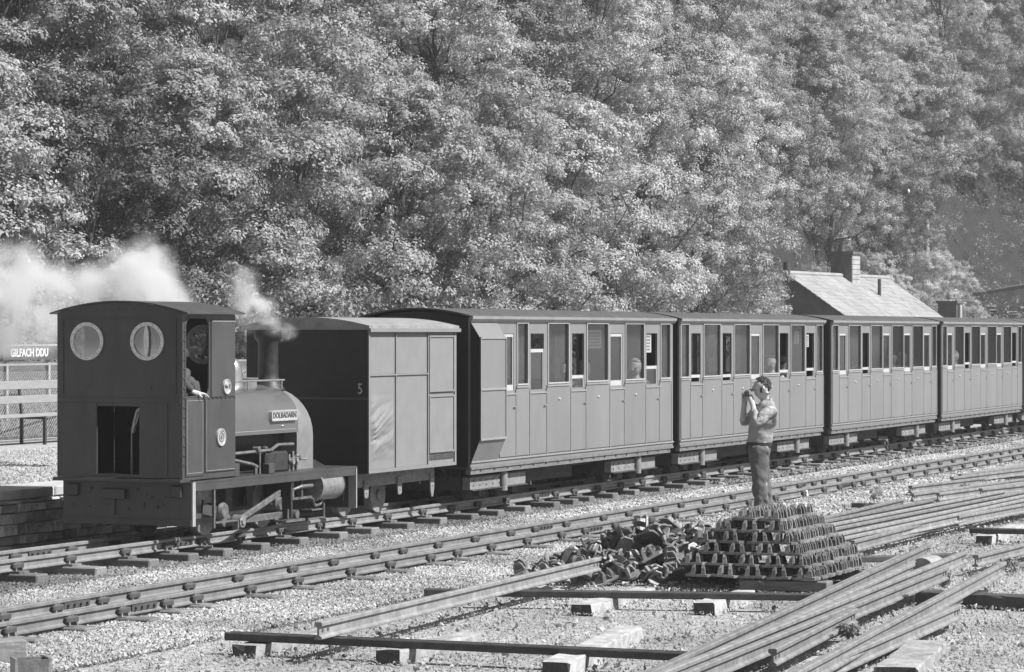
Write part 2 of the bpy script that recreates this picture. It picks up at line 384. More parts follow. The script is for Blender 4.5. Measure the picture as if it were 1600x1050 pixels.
# ------------------------------------------------------------------ loose stones (uncountable)
def stones(name, poly, dens, smin, smax, matn, seed, label, cat):
    me = bpy.data.meshes.new(name); bm = bmesh.new(); f = bm.faces.new([bm.verts.new(p) for p in poly]); bmesh.ops.triangulate(bm, faces=[f]); bm.to_mesh(me); bm.free()
    me.materials.append(M[matn])
    o = link(name, me, kind='stuff', label=label, category=cat)
    ng = bpy.data.node_groups.new(name, 'GeometryNodeTree'); ng.interface.new_socket('Geometry', in_out='INPUT', socket_type='NodeSocketGeometry'); ng.interface.new_socket('Geometry', in_out='OUTPUT', socket_type='NodeSocketGeometry')
    N = ng.nodes.new; L = ng.links.new; gi = N('NodeGroupInput'); go = N('NodeGroupOutput'); jn = N('GeometryNodeJoinGeometry')
    for k in range(3):
        dp = N('GeometryNodeDistributePointsOnFaces'); dp.inputs['Density'].default_value = dens/3; dp.inputs['Seed'].default_value = seed+k; L(gi.outputs[0], dp.inputs[0])
        ic = N('GeometryNodeMeshIcoSphere'); ic.inputs['Radius'].default_value = 1; ic.inputs['Subdivisions'].default_value = 1
        sp = N('GeometryNodeSetPosition'); rv = N('FunctionNodeRandomValue'); rv.data_type = 'FLOAT_VECTOR'; rv.inputs['Min'].default_value = (-.42,)*3; rv.inputs['Max'].default_value = (.42,)*3; rv.inputs['Seed'].default_value = 31*k+seed
        L(ic.outputs[0], sp.inputs['Geometry']); L(rv.outputs['Value'], sp.inputs['Offset'])
        sm_ = N('GeometryNodeSetMaterial'); sm_.inputs['Material'].default_value = M[matn]; L(sp.outputs[0], sm_.inputs[0])
        ip = N('GeometryNodeInstanceOnPoints'); L(dp.outputs['Points'], ip.inputs['Points']); L(sm_.outputs[0], ip.inputs['Instance'])
        rr = N('FunctionNodeRandomValue'); rr.data_type = 'FLOAT_VECTOR'; rr.inputs['Max'].default_value = (6.28,)*3; rr.inputs['Seed'].default_value = k+5; L(rr.outputs['Value'], ip.inputs['Rotation'])
        rs = N('FunctionNodeRandomValue'); rs.data_type = 'FLOAT_VECTOR'; rs.inputs['Min'].default_value = (smin, smin, smin*.6); rs.inputs['Max'].default_value = (smax, smax*.8, smax*.7); rs.inputs['Seed'].default_value = k+9; L(rs.outputs['Value'], ip.inputs['Scale'])
        L(ip.outputs[0], jn.inputs[0])
    L(jn.outputs[0], go.inputs[0])
    md = o.modifiers.new('stones', 'NODES'); md.node_group = ng
    return o
def strip(C, v0, v1, ya, yb, z, n=10):
    ys = [ya+(yb-ya)*i/n for i in range(n+1)]
    return [C.base(y, v0)+Vector((0, 0, z)) for y in ys]+[C.base(y, v1)+Vector((0, 0, z)) for y in reversed(ys)]
bl = 'pale crushed slate ballast between and around the two tracks'
stones('ballast', strip(NEAR, -1.75, 1.6, 17, 36, .0), 1700, .009, .024, 'ballast', 1, bl, 'ballast')
stones('ballast', strip(NEAR, -1.8, 1.7, 36, 62, .0), 470, .02, .042, 'ballast', 2, bl+', middle distance', 'ballast')
stones('ballast', strip(NEAR, -2.2, 2.2, 62, 108, .0), 150, .03, .06, 'ballast', 3, bl+', far end', 'ballast')
for v0, v1, z0, z1 in ((.85, 1.25, .03, -.03), (-1.3, .86, .03, .03)):
    g = MB(); g.add([MAIN.base(y, v0)+Vector((0, 0, z0)) for y in np.linspace(18, 105, 40)]+[MAIN.base(y, v1)+Vector((0, 0, z1)) for y in np.linspace(18, 105, 40)], [(i, i+1, i+41, i+40) for i in range(39)])
    g.build('ballast_bed', 'ground', kind='structure')
stones('ballast', [MAIN.base(y, .84)+Vector((0, 0, .03)) for y in np.linspace(20, 44, 12)]+[MAIN.base(y, 1.15)+Vector((0, 0, -.01)) for y in np.linspace(44, 20, 12)], 1700, .009, .024, 'ballast', 7, bl+', shoulder of the train track', 'ballast')
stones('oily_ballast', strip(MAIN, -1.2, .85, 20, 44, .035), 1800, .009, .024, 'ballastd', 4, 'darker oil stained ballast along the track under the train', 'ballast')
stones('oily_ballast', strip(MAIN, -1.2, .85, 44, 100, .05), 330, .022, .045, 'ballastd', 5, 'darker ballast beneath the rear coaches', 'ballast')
stones('yard_grit', [(-5.6, 16.5, 0), (5.2, 16.5, 0), (9.9, 40, 0), (13, 48, 0), (6.9, 43.5, 0), (-3.3, 20.3, 0)], 420, .003, .010, 'grit', 6, 'fine pale grit and dirt of the storage yard in the foreground', 'grit')
stones('yard_grit', [(-5.6, 16.5, 0), (5.2, 16.5, 0), (9.9, 40, 0), (13, 48, 0), (6.9, 43.5, 0), (-3.3, 20.3, 0)], 26, .01, .028, 'ballast', 8, 'larger stray stones scattered over the yard dirt', 'grit')

# ------------------------------------------------------------------ platform on the left
PV = -1.36                                 # wall face, lateral from main track centre
zp = .70
py0, py1 = 20., 56.
T = thing('station_platform', 'low station platform with coping edge and pale gravel top behind the locomotive', 'platform', MAIN.base(30, PV)); inv = -T.location
ys = [py0+(py1-py0)*i/24 for i in range(25)]
def pband(v0, v1, z0, z1, name, matn, yy=ys, kind=None):
    g = MB(); rings = []
    for y in yy: rings.append([MAIN.base(y, v0)+inv+Vector((0, 0, z0)), MAIN.base(y, v1)+inv+Vector((0, 0, z0)), MAIN.base(y, v1)+inv+Vector((0, 0, z1)), MAIN.base(y, v0)+inv+Vector((0, 0, z1))])
    g.loft(rings); return g.build(name, matn, T)
pband(PV-7.6, PV-.08, -.05, zp-.1, 'platform_core', 'mortar')
pband(PV-7.6, PV-.62, zp-.1+.002, zp, 'gravel_surface', 'plat')
stone_meshes = {}
def stone_piece(w, h, dep=.1):
    k = (round(w, 2), round(h, 2))
    if k not in stone_meshes:
        b = MB(); b.box(-w/2+.006, w/2-.006, -dep/2, dep/2, .004, h-.004)
        b.v = [(x+random.uniform(-.008, .008), y+random.uniform(-.012, .012), z+random.uniform(-.005, .005)) for x, y, z in b.v]
        stone_meshes[k] = b.mesh('stone', 'stone', bevel=.008)
    return stone_meshes[k]
z = 0.02
for hgt in (.13, .09, .12, .11, .09, .04):
    y = 24.5+random.random()*.3
    while y < 34.5:
        wd = random.choice((.12, .18, .24, .3, .38)); ym = y+wd/2*.92
        d, n_ = MAIN.dirn(ym)
        link('stone', stone_piece(wd, hgt, random.choice((.12, .14))), T, MAIN.base(ym, PV-.07)+inv+Vector((0, 0, z)), math.atan2(d.y, d.x)+random.uniform(-.03, .03)); y += wd*.922
    z += hgt
for i, y in enumerate(np.arange(22.2, 52, .92)):
    d, n_ = MAIN.dirn(y); b = MB()
    b.box(-.49, .49, -.3, .3, 0, .1)
    b.build('coping_slab', 'coping', T, bevel=.01, loc=MAIN.base(y, PV-.31)+inv+Vector((0, 0, zp-.095+random.uniform(-.004, .004))), rz=math.atan2(d.y, d.x))
stones('platform_gravel', [MAIN.base(y, PV-.65)+Vector((0, 0, zp)) for y in np.linspace(26, 50, 8)]+[MAIN.base(y, PV-5.5)+Vector((0, 0, zp)) for y in np.linspace(50, 30, 8)], 260, .008, .02, 'grit', 21, 'pale gravel scattered on the platform surface', 'gravel')
# bench
def on_ray(px, Y, z=0): return Vector(((px-800)/F*Y, Y, z))
dP, nP = MAIN.dirn(42); aP = math.atan2(dP.y, dP.x)
bp = on_ray(27, 42.2, zp)
B = thing('platform_bench', 'long slatted wooden bench with two back planks standing on the station platform', 'bench', bp, aP)
# local x along platform, -y toward the track
for (y, z0, z1, t, nm) in ((-.02, .78, .90, .03, 'back_plank'), (-.04, .58, .69, .03, 'back_plank')):
    b = MB(); b.box(-2.3, 3.2, y-t/2, y+t/2, z0, z1); b.build(nm, 'bench', B, bevel=.004)
for k, y in enumerate((-.14, -.27, -.40)):
    b = MB(); b.box(-2.3, 3.2, y-.055, y+.055, .40, .435); b.build('seat_plank', 'bench', B, bevel=.004)
for x in (-1.9, .05, 2.0):
    b = MB(); b.box(x-.02, x+.02, -.06, -.02, 0, .42); b.build('leg', 'iron', B)
    b = MB(); b.box(x-.02, x+.02, -.44, -.40, 0, .40); b.build('leg', 'iron', B)
    b = MB(); b.box(x-.02, x+.02, -.40, -.06, .36, .398); b.build('seat_bearer', 'iron', B)
    b = MB(); b.prism([(-.06, .4), (-.03, .4), (.03, .9), (0, .9)], x-.02, x+.02, axis=0); b.build('back_support', 'iron', B)
# chain-link fence behind the bench
fp = on_ray(30, 44.6, zp)
Fn = thing('wire_fence', 'chain link fence with pale top rail behind the platform bench', 'fence', fp, aP)
b = MB(); b.box(-4, 9, -.02, .02, 1.09, 1.12); b.build('top_rail', 'bench', Fn)
for x in (-3.4, 2.6, 5.6, 8.4):
    b = MB(); b.box(x-.035, x+.035, .035, .1, 0, 1.2); b.build('post', 'post', Fn)
b = MB()
for z in (.04, .5, .99): b.tube([(-4, 0, z), (9, 0, z)], .004, 4)
b.build('straining_wire', 'wire', Fn)
b = MB(); Hh = .96; st = .07
x = -5.
while x < 9:
    for sg in (-1, 1):
        a, c = (x, x+Hh) if sg > 0 else (x+Hh, x)
        b.tube([(a, 0, .03), (c, 0, .03+Hh)], .0032, 3, caps=False)
    x += st
b.build('chain_link_mesh', 'wire', Fn, kind='stuff')
# bank behind the fence
b = MB(); r1 = [on_ray(-400, 46.4, .1), on_ray(1000, 51, .1)]
vs = []
for i in range(13):
    px = -600+i*150; 
    for t, z in ((0, .55), (1.2, 1.15), (4, 1.55), (9, 1.75), (14, 1.2)):
        p = on_ray(px, 45.6+max(0, px)*.008+t, z+.08*noise.noise(Vector((px*.02, t, 0)))); vs.append(p)
b.add(vs, [(i*5+j, i*5+j+1, (i+1)*5+j+1, (i+1)*5+j) for i in range(12) for j in range(4)])
b.build('grassy_bank', mat('bank_soil', .13, .95, .55, 6, .12, 12), smooth=True, kind='structure')
# station sign
sp = on_ray(3, 46.2, 0)
S = thing('station_sign', 'dark station nameboard lettered GILFACH DDU above the platform fence', 'sign', sp, aP)
zt, zb = HC-(541-H0)*46.2/F, HC-(563-H0)*46.2/F
b = MB(); b.box(0, 1.62, -.02, .02, zb, zt); b.build('board', 'signp', S)
b = MB(); b.box(-.02, 1.64, -.03, .03, zt+.001, zt+.025); b.build('top_strip', 'post', S)
for x in (.2, 1.45):
    b = MB(); b.box(x-.03, x+.03, .023, .08, .4, zt-.01); b.build('post', 'post', S)
tm = textmesh('GILFACH DDU', .175, 'lettering', 'white', .003, .0035, .98)
link('lettering', tm, S, (.77, -.024, (zt+zb)/2), (pi/2, 0, 0))

# ------------------------------------------------------------------ vehicles
def rivets(g, pts, axis, r=.011, h=.007):
    for p in pts:
        p = Vector(p); a = Vector(axis); g.tube([p, p+a*h*.6, p+a*h], [r, r*.85, r*.4], 6)
def wheel(parent, s, v, r, w=.06, matn='oily', z=None, nm='wheel'):
    sg = 1 if v > 0 else -1
    g = MB(True); z = r if z is None else z
    g.tube([(s, v-sg*w/2-sg*.02, z), (s, v-sg*w/2, z)], r+.018, 28)
    o = g.build(nm, matn, parent, smooth=True)
    g = MB(True); g.tube([(s, v-sg*w/2+sg*.001, z), (s, v+sg*w/2, z)], r, 28); g.build('tyre', 'steel' if matn == 'oily' else matn, o, smooth=True)
    g = MB(True); g.tube([(s, v+sg*w/2, z), (s, v+sg*(w/2+.03), z)], r*.3, 16); g.build('hub', matn, o, smooth=True)
    return o

# ---- locomotive
o, a = frame(299, .72, 3.7); LO = o+Vector((0, 0, ZR))
L = thing('steam_locomotive', 'small dark quarry steam locomotive with tall cab and round rear windows on the main track', 'locomotive', LO, a)
def arc(v, z0, z1, hw, n=14):       # arched top between -hw..hw
    return [(hw-2*hw*i/n, z0+(z1-z0)*(1-((hw-2*hw*i/n)/hw)**2)) for i in range(n+1)]
# rear buffer plate
g = MB(True); g.box(0, .03, -.73, .72, .145, .575)
o1 = g.build('rear_buffer_plate', 'loco', L, bevel=.004)
g = MB(True)
for v in np.linspace(-.66, .64, 9): rivets(g, [(-.0, v, .185)], (-1, 0, 0))
for v in np.linspace(-.6, .6, 7):
    for z in (.34, .45): 
        if abs(v) > .12: rivets(g, [(0, v+random.uniform(-.03, .03), z+random.uniform(-.02, .02))], (-1, 0, 0), .012)
g.build('rivet', 'loco', o1, kind='stuff')
g = MB(True); g.box(-.012, -.001, -.73, .72, .15, .21); g.build('angle_strip', 'loco', o1)
g = MB(True)
for v, z in ((.28, .42), (.2, .36), (.02, .3), (-.4, .5), (.35, .33), (-.05, .45), (.12, .5)): g.tube([(-.002, v, z), (-.0045, v, z)], .016, 10)
g.build('bolt_hole', 'black', o1, kind='stuff')
g = MB(True); g.box(-.05, -.002, -.27, -.0, .40, .5); g.build('drawbar_pad', 'loco', o1, bevel=.006)
g = MB(True); g.box(-.02, -.002, -.16, -.13, .24, .395); g.build('drawbar_pin', 'loco', o1)
g = MB(True); g.box(-.03, -.002, .5, .62, .42, .545); g.build('lamp_bracket', 'loco', o1, bevel=.01)
g = MB(True); g.box(-.03, -.002, -.66, -.54, .42, .545); g.build('lamp_bracket', 'loco', o1, bevel=.01)
g = MB(True); g.box(.001, .06, .722, .735, .145, .575); g.build('edge_angle', 'lining', o1)
# cab
cr = -.15; cf = .93; cw = .69
def cabpoly(z0, hw, zs, zc):
    return [(-hw, z0), (hw, z0)]+[(hw-2*hw*i/16, zs+(zc-zs)*(1-((hw-2*hw*i/16)/hw)**2)) for i in range(17)]
g = MB(True); g.plate([(-cw, 1.385), (cw, 1.385)]+arc(0, 2.235, 2.335, cw, 16), [circ(-.361, 1.955, .165), circ(.317, 1.955, .165)], cr, cr+.012)
rs = g.build('cab_rear_sheet', 'loco', L)
g = MB(True); rivets(g, [(cr, v, 2.24+.03*(1-(v/.5)**2)) for v in np.linspace(-.25, .15, 6)]+[(cr, -.36, 1.5), (cr, .36, 1.5)], (-1, 0, 0), .009); g.build('rivet', 'loco', rs, kind='stuff')
g = MB(True); g.box(cr-.012, cr-.001, -cw, cw, 1.355, 1.40); g.build('waist_strip', 'loco', rs)
g = MB(True); g.box(cr-.008, cr-.001, -.63, .63, 2.175, 2.182); g.box(cr-.008, cr-.001, -.637, -.63, 1.43, 2.182); g.box(cr-.008, cr-.001, .63, .637, 1.43, 2.182); g.build('lining', 'loco', rs)
for v0, v1 in ((-cw, -.252), (.224, cw)):
    g = MB(True); g.box(cr+.002, cr+.014, v0, v1, .62, 1.353); g.build('lower_rear_panel', 'loco', L)
g = MB(True); g.box(cr+.001, cr+.012, -.252, .224, 1.318, 1.353); g.box(cr+.001, cr+.012, -.252, .224, .62, .655); g.build('opening_edge', 'loco', L)
g = MB(True); g.box(cr-.006, cr+.001, .52, .54, .65, 1.35); g.box(cr-.006, cr+.001, -.285, -.255, .65, 1.35); g.build('panel_strip', 'loco', L)
g = MB(True); g.box(cr-.03, 0.02, -.74, .70, .578, .612); g.build('rear_lip', 'loco', L, bevel=.004)
for v, lens in ((-.361, 0), (.317, 1)):
    z = 1.955
    g = MB(True); g.plate(circ(v, z, .187, 32), [circ(v, z, .152, 32)], cr-.016, cr-.001)
    w_ = g.build('round_window', 'brass', rs)
    g = MB(True); g.plate(circ(v, z, .151, 28), [], cr+.0, cr+.003); 
    if not lens: g.build('pane', 'glassdirty', w_)
    else:
        for k in (-1, 1):
            pass
        g.build('pane', 'glassdirty', w_)
        g = MB(True); g.plate([(v+.028*cos(t), z+.155*sin(t)) for t in np.linspace(0, 2*pi, 25)[:-1]], [], cr-.03, cr-.018); g.build('open_light', 'brass', w_)
    g = MB(True); rivets(g, [(cr-.016, v+.17*cos(t), z+.17*sin(t)) for t in np.linspace(0, 2*pi, 17)[:-1]], (-1, 0, 0), .006, .004); g.build('screw', 'oily', w_, kind='stuff')
def cabside(sg):
    hole = rrect(-.10, .385, 1.41, 2.19, .1, 6, (1, 1, 0, 1))
    hole[:] = [(x, z) for x, z in hole]
    g = MB(True); g.plate([(cr, .60), (cf, .60), (cf, 2.235), (cr, 2.235)], [hole], sg*(cw+.001), sg*(cw+.014), axis=1)
    sd = g.build('cab_side', 'loco', L)
    y0, y1 = sg*(cw+.0145), sg*(cw+.026)
    # cutout beading
    pts = [(x, sg*(cw+.012), z) for x, z in hole]; g = MB(True); g.tube(pts+[pts[0]], .013, 6); g.build('cutout_beading', 'loco', sd, smooth=True)
    # door and raised panel
    g = MB(True); g.box(-.10, .262, y0, y1, .635, 1.402); dd = g.build('cab_door', 'loco', sd, bevel=.003)
    g = MB(True)
    for x0, x1, z0, z1 in ((-.075, .237, .665, .669), (-.075, .237, 1.372, 1.376), (-.075, -.071, .665, 1.376), (.233, .237, .665, 1.376)): g.box(x0, x1, y1+sg*.0005, y1+sg*.002, z0, z1)
    g.build('lining', 'lining', dd)
    g = MB(True); g.box(.295, .915, y0, y1, .66, 1.375); g.box(.42, .915, y0, y1, 1.40, 2.17); pp = g.build('raised_panel', 'loco', sd, bevel=.003)
    g = MB(True)
    for x0, x1, z0, z1 in ((.31, .905, .675, .679), (.31, .314, .675, 1.37), (.44, .915, 2.15, 2.156)): g.box(x0, x1, y1+sg*.0005, y1+sg*.002, z0, z1)
    g.build('lining', 'lining', pp)
    g = MB(True); rivets(g, [(x, y0, 1.388) for x in np.linspace(.2, .915, 9)]+[(cr+.03, y0, z) for z in list(np.linspace(.75, 2.15, 16))], (0, sg, 0), .011, .012)
    g.build('rivet', 'locodark', sd, kind='stuff')
    return sd, y1
for sg in (1, -1):
    sd, yy = cabside(sg)
    if sg > 0:
        for (s_, z, r, tx, ts) in ((.72, 1.50, .075, 'No 2', .055), (.60, 1.0, .088, '', 0)):
            g = MB(True); g.tube([(s_, yy, z), (s_, yy+.012, z)], r, 28); pl = g.build('round_plate', 'brass', sd, smooth=True)
            g = MB(True); g.plate(circ(s_, z, r, 28), [circ(s_, z, r*.86, 28)], yy+.0125, yy+.018, axis=1); g.build('plate_rim', 'brass', pl)
            if tx: link('lettering', textmesh(tx, ts, 'lettering', 'print', .002, .001), pl, (s_, -(yy+.0145), z), (pi/2, 0, 0))
            else:
                g = MB(True); g.plate(circ(s_, z, r*.55, 20), [circ(s_, z, r*.45, 20)], yy+.0125, yy+.016, axis=1); g.box(s_-.05, s_+.05, yy+.0125, yy+.016, z+.055, z+.06); g.prism([(s_-.02, z-.02), (s_+.02, z-.02), (s_+.008, z+.025), (s_-.008, z+.025)], yy+.0125, yy+.016, axis=1); g.build('crest', 'oily', pl)
g = MB(True); g.plate([(-cw, .6), (cw, .6)]+arc(0, 2.235, 2.33, cw, 16), [circ(-.34, 1.92, .17), circ(.34, 1.92, .17)], cf, cf+.012)
fs = g.build('cab_front_sheet', 'loco', L)
for v in (-.34, .34):
    g = MB(True); g.plate(circ(v, 1.92, .2, 32), [circ(v, 1.92, .155, 32)], cf-.014, cf-.001); w_ = g.build('round_window', 'brass', fs)
    g = MB(True); g.plate(circ(v, 1.92, .156, 28), [], cf-.004, cf-.001); g.build('pane', 'glassdirty', w_)
# backhead
g = MB(True); g.cyl((.6, 0, 1.1), (.925, 0, 1.1), .36, 24); g.build('backhead', 'locodark', L, smooth=True)
g = MB(True); g.tube([(.55, -.1, .65), (.55, -.1, 1.45)], .018, 8); g.tube([(.5, .1, 1.2), (.5, -.05, 1.32), (.55, -.2, 1.3)], .014, 8); g.tube([(.3, -.12, .62), (.3, -.12, 1.1)], .014, 8); g.cyl((.58, .1, 1.35), (.55, .1, 1.35), .06, 16); g.build('cab_fitting', 'steel', L, smooth=True)
g = MB(True); g.tube([(-.02, .21, 1.30), (0., .12, 1.27), (.05, .06, 1.17), (.05, .04, 1.05)], .022, 8); g.build('curved_pipe', 'steel', L, smooth=True)
g = MB(True); g.box(cr+.02, cf-.01, -.66, .66, .58, .615); g.build('cab_floor', 'locodark', L)
# roof
g = MB(True); n = 18; hw = .775
top = [(hw-2*hw*i/n, 2.235+.118*(1-((hw-2*hw*i/n)/hw)**2)) for i in range(n+1)]
g.prism(top+[(v, z-.014) for v, z in reversed(top)], cr-.03, cf+.09); g.build('cab_roof', 'loco', L, smooth=True)
# footplate + valance
g = MB(True); g.box(.03, 3.68, -.725, .725, .562, .584); fpo = g.build('footplate', 'loco', L)
g = MB(True); g.box(.06, 3.68, .70, .722, .487, .561); g.box(.06, 3.68, -.722, -.70, .487, .561); g.build('valance', 'loco', fpo)
g = MB(True); g.box(3.682, 3.71, -.725, .725, .13, .584); g.build('front_buffer_plate', 'loco', L, bevel=.003)
g = MB(True); g.box(3.66, 3.681, .64, .735, .13, .56); g.build('edge_angle', 'lining', L)
# frames
for v in (-.24, .24):
    g = MB(True); g.box(.04, 3.67, v-.012, v+.012, .14, .56); g.build('main_frame', 'locodark', L)
g = MB(True); g.box(.3, .95, -.22, .22, .12, .56); g.build('ashpan', 'locodark', L)
g = MB(True); g.plate([(.08, .17), (.42, .17), (.42, .56), (.08, .56)], [rrect(.2, .36, .3, .5, .05)], .52, .545, axis=1); g.box(.08, .42, .545, .60, .2, .25); g.build('frame_bracket', 'loco', L)
g = MB(True); g.plate([(1.15, .18), (1.75, .18), (1.75, .555), (1.15, .555)], [rrect(1.3, 1.62, .26, .46, .05)], .46, .475, axis=1); g.build('frame_plate', 'locodark', L)
for s_ in (.92, 2.17):
    for sg in (1, -1):
        wheel(L, s_, sg*.335, .25, .07)
        g = MB(True); g.cyl((s_, sg*.38, .25), (s_, sg*.56, .25), .075, 18); g.cyl((s_, sg*.56, .25), (s_, sg*.6, .25), .09, 20, .07); g.build('axle_hub', 'oily', L, smooth=True)
        g = MB(True); g.prism([(s_-.09, .25), (s_+.02, .33), (s_+.25, .17), (s_+.2, .08), (s_+.1, .08)], sg*.5, sg*.53, axis=1); g.cyl((s_+.19, sg*.53, .135), (s_+.19, sg*.68, .135), .045, 14); g.build('crank', 'oily', L, smooth=False)
for sg in (1, -1):
    g = MB(True); g.prism([(1.12, .1), (2.36, .1), (2.36, .17), (1.12, .17)], sg*.575, sg*.605, axis=1); g.build('coupling_rod', 'oily', L, bevel=.004)
    g = MB(True); g.prism([(1.08, .105), (1.1, .17), (2.02, .405), (2.02, .345)], sg*.63, sg*.66, axis=1); g.build('connecting_rod', 'oily', L, bevel=.004)
    g = MB(True); g.cyl((1.11, sg*.6, .135), (1.11, sg*.7, .135), .065, 18); g.cyl((1.11, sg*.7, .135), (1.11, sg*.715, .135), .04, 6); g.build('big_end', 'steel', L, smooth=True)
    g = MB(True); g.cyl((2.86, sg*.585, .40), (3.36, sg*.585, .40), .155, 26); g.cyl((2.82, sg*.585, .40), (2.858, sg*.585, .40), .17, 26); g.cyl((3.361, sg*.585, .40), (3.40, sg*.585, .40), .165, 26, .12); g.build('cylinder', M['steel'], L, smooth=True)
    g = MB(True); g.box(2.17, 2.21, sg*.38, sg*.70, .1, .555); g.build('motion_bracket', 'locodark', L)
    g = MB(True); g.box(2.2, 2.82, sg*.60, sg*.63, .475, .5); g.box(2.2, 2.82, sg*.60, sg*.63, .28, .305); g.cyl((2.22, sg*.585, .4), (2.82, sg*.585, .4), .018, 10); g.box(2.2, 2.34, sg*.56, sg*.65, .31, .47); g.build('slide_bar', 'oily', L)
    g = MB(True); g.tube([(2.5, sg*.66, .55), (2.5, sg*.66, .3)], .012, 6); g.tube([(2.3, sg*.6, .38), (2.45, sg*.68, .42), (2.7, sg*.68, .42)], .02, 8); g.tube([(2.75, sg*.66, .28), (2.8, sg*.66, .2), (3.0, sg*.62, .2), (3.1, sg*.62, .27)], .016, 8); g.box(2.7, 2.95, sg*.55, sg*.68, .15, .165); g.build('drain_pipework', 'oily', L)
    g = MB(True); g.box(2.06, 2.5, sg*.56, sg*.7, .06, .085); g.tube([(2.14, sg*.68, .09), (2.14, sg*.68, .2)], .012, 6); g.tube([(2.98, sg*.68, .08), (2.98, sg*.68, .22)], .012, 6); g.box(2.6, 3.0, sg*.66, sg*.69, .06, .075); g.build('guard_bar', 'oily', L)
    g = MB(True); g.box(.47, .50, sg*.69, sg*.715, .1, .49); g.box(.5, .98, sg*.66, sg*.72, .145, .16); g.box(.96, .98, sg*.66, sg*.72, .06, .16); g.build('cab_step', 'oily', L)
    g = MB(True); g.prism([(.5, .24), (.78, .19), (.8, .3), (.62, .32), (.52, .38)], sg*.55, sg*.57, axis=1); g.build('spring_hanger', 'loco', L)
# boiler, tank, smokebox
g = MB(True); g.cyl((.94, 0, .93), (2.7, 0, .93), .335, 28); g.build('boiler_barrel', 'locodark', L, smooth=True)
tw = .52
def tankpoly(o_=0.):
    w = tw+o_; p = [(w, .985-o_), (w, 1.13)]
    for i in range(1, 12): t = radians(84*i/12); p.append((w-.34+.34*cos(t), 1.13+.32*sin(t)))
    # crown
    p = p+[((w-.34)*k, 1.452+o_+.035*(1-k*k)) for k in (1, .66, .33, 0)]
    return p+[(-a, b) for a, b in reversed(p[:-1])]
g = MB(True); g.prism(tankpoly(), .945, 2.69); tk = g.build('saddle_tank', 'tank', L, smooth=True)
g = MB(True); g.prism([(tw+.0, 1.02), (tw+.003, 1.02), (tw+.003, 1.025), (tw, 1.025)], 1.0, 2.64); g.build('lining', 'lining', tk)
g = MB(True); g.box(1.0, 2.75, .50, .53, 1.502, 1.512); g.box(1.0, 2.75, -.53, .50, 1.502, 1.508); g.build('tank_top_plate', 'smoke', tk) if False else None
g = MB(True); g.tube([(1.0, .34, 1.535), (2.72, .34, 1.535)], .01, 8)
for s_ in (1.1, 1.9, 2.66): g.tube([(s_, .34, 1.44), (s_, .34, 1.545)], .009, 6)
g.build('handrail', 'steel', tk, smooth=True)
g = MB(True); g.prism(rrect(2.03, 2.62, 1.115, 1.225, .02, 4), tw-.03, tw+.025, axis=1); npl = g.build('nameplate', 'brass', tk)
g = MB(True); g.plate(rrect(2.03, 2.62, 1.115, 1.225, .02, 4), [rrect(2.045, 2.605, 1.13, 1.21, .012, 4)], tw+.0255, tw+.032, axis=1); g.build('plate_rim', 'brass', npl)
link('lettering', textmesh('DOLBADARN', .078, 'lettering', 'print', .002, .0015, 1.12), npl, (2.325, -(tw+.027), 1.17), (pi/2, 0, 0))
g = MB(True); rivets(g, [(2.32, tw+.001, 1.06)], (0, 1, 0), .012, .012); g.build('plug', 'steel', tk)
def arch(hw, z0, zc): return [(hw, z0), (hw, zc)]+[(hw*cos(radians(180*i/18)), zc+hw*sin(radians(180*i/18))) for i in range(1, 18)]+[(-hw, zc), (-hw, z0)]
g = MB(True); g.prism(arch(.50, .585, .94), 2.70, 3.08); sb = g.build('smokebox', 'smoke', L, smooth=True)
g = MB(True); g.cyl((3.081, 0, .97), (3.12, 0, .97), .36, 28); g.cyl((3.12, 0, .97), (3.15, 0, .97), .3, 28, .2); g.cyl((3.14, 0, .97), (3.2, 0, .97), .03, 10); g.build('smokebox_door', 'locodark', sb, smooth=True)
g = MB(True); g.prism([(3.085, .585), (3.45, .585), (3.2, .66), (3.085, .70)], -.48, .48, axis=1); g.build('ash_apron', 'locodark', L)
g = MB(True); g.lathe([(.19, 1.42), (.15, 1.47), (.118, 1.53), (.11, 1.6), (.108, 1.93), (.125, 1.955), (.15, 1.985), (.155, 2.02), (.14, 2.055), (.09, 2.055), (.09, 1.9)], (3.0, 0, 0), 28); g.build('chimney', 'locodark', L, smooth=True)
g = MB(True); g.lathe([(.15, 1.44), (.125, 1.5), (.12, 1.6), (.11, 1.68), (.08, 1.745), (.03, 1.775), (.001, 1.78)], (2.16, 0, 0), 26); g.build('dome', 'dome', L, smooth=True)
g = MB(True); g.cyl((2.42, 0, 1.46), (2.42, 0, 1.545), .15, 24); g.cyl((2.42, 0, 1.545), (2.42, 0, 1.56), .165, 24); g.tube([(2.3, .05, 1.56), (2.3, .05, 1.62), (2.36, .05, 1.63)], .02, 8); g.build('tank_filler', 'smoke', L, smooth=True)
# rods and box above the footplate
g = MB(True); g.tube([(.95, .58, .81), (1.95, .58, .82), (2.1, .58, .87), (2.45, .58, .865)], .018, 6); g.tube([(.95, .6, .77), (1.5, .6, .69), (1.6, .6, .66)], .02, 6)
for s_, z in ((1.02, .84), (1.62, .84)): g.cyl((s_, .55, z), (s_, .62, z), .03, 10)
g.tube([(1.7, .58, .585), (1.7, .58, .87)], .012, 6); g.tube([(1.57, .6, .585), (1.57, .6, .68)], .02, 6)
g.build('reversing_rod', 'oily', L, smooth=False)
g = MB(True); g.box(1.85, 2.35, .42, .58, .585, .80); g.cyl((1.95, .5, .8), (1.95, .5, .86), .05, 12); g.build('lubricator_box', 'locodark', L, bevel=.02)
g = MB(True); g.box(1.72, 1.85, .6, .68, .585, .69); g.box(.96, 1.06, .6, .69, .585, .72); g.build('sandbox', 'loco', L, bevel=.006)
g = MB(True)
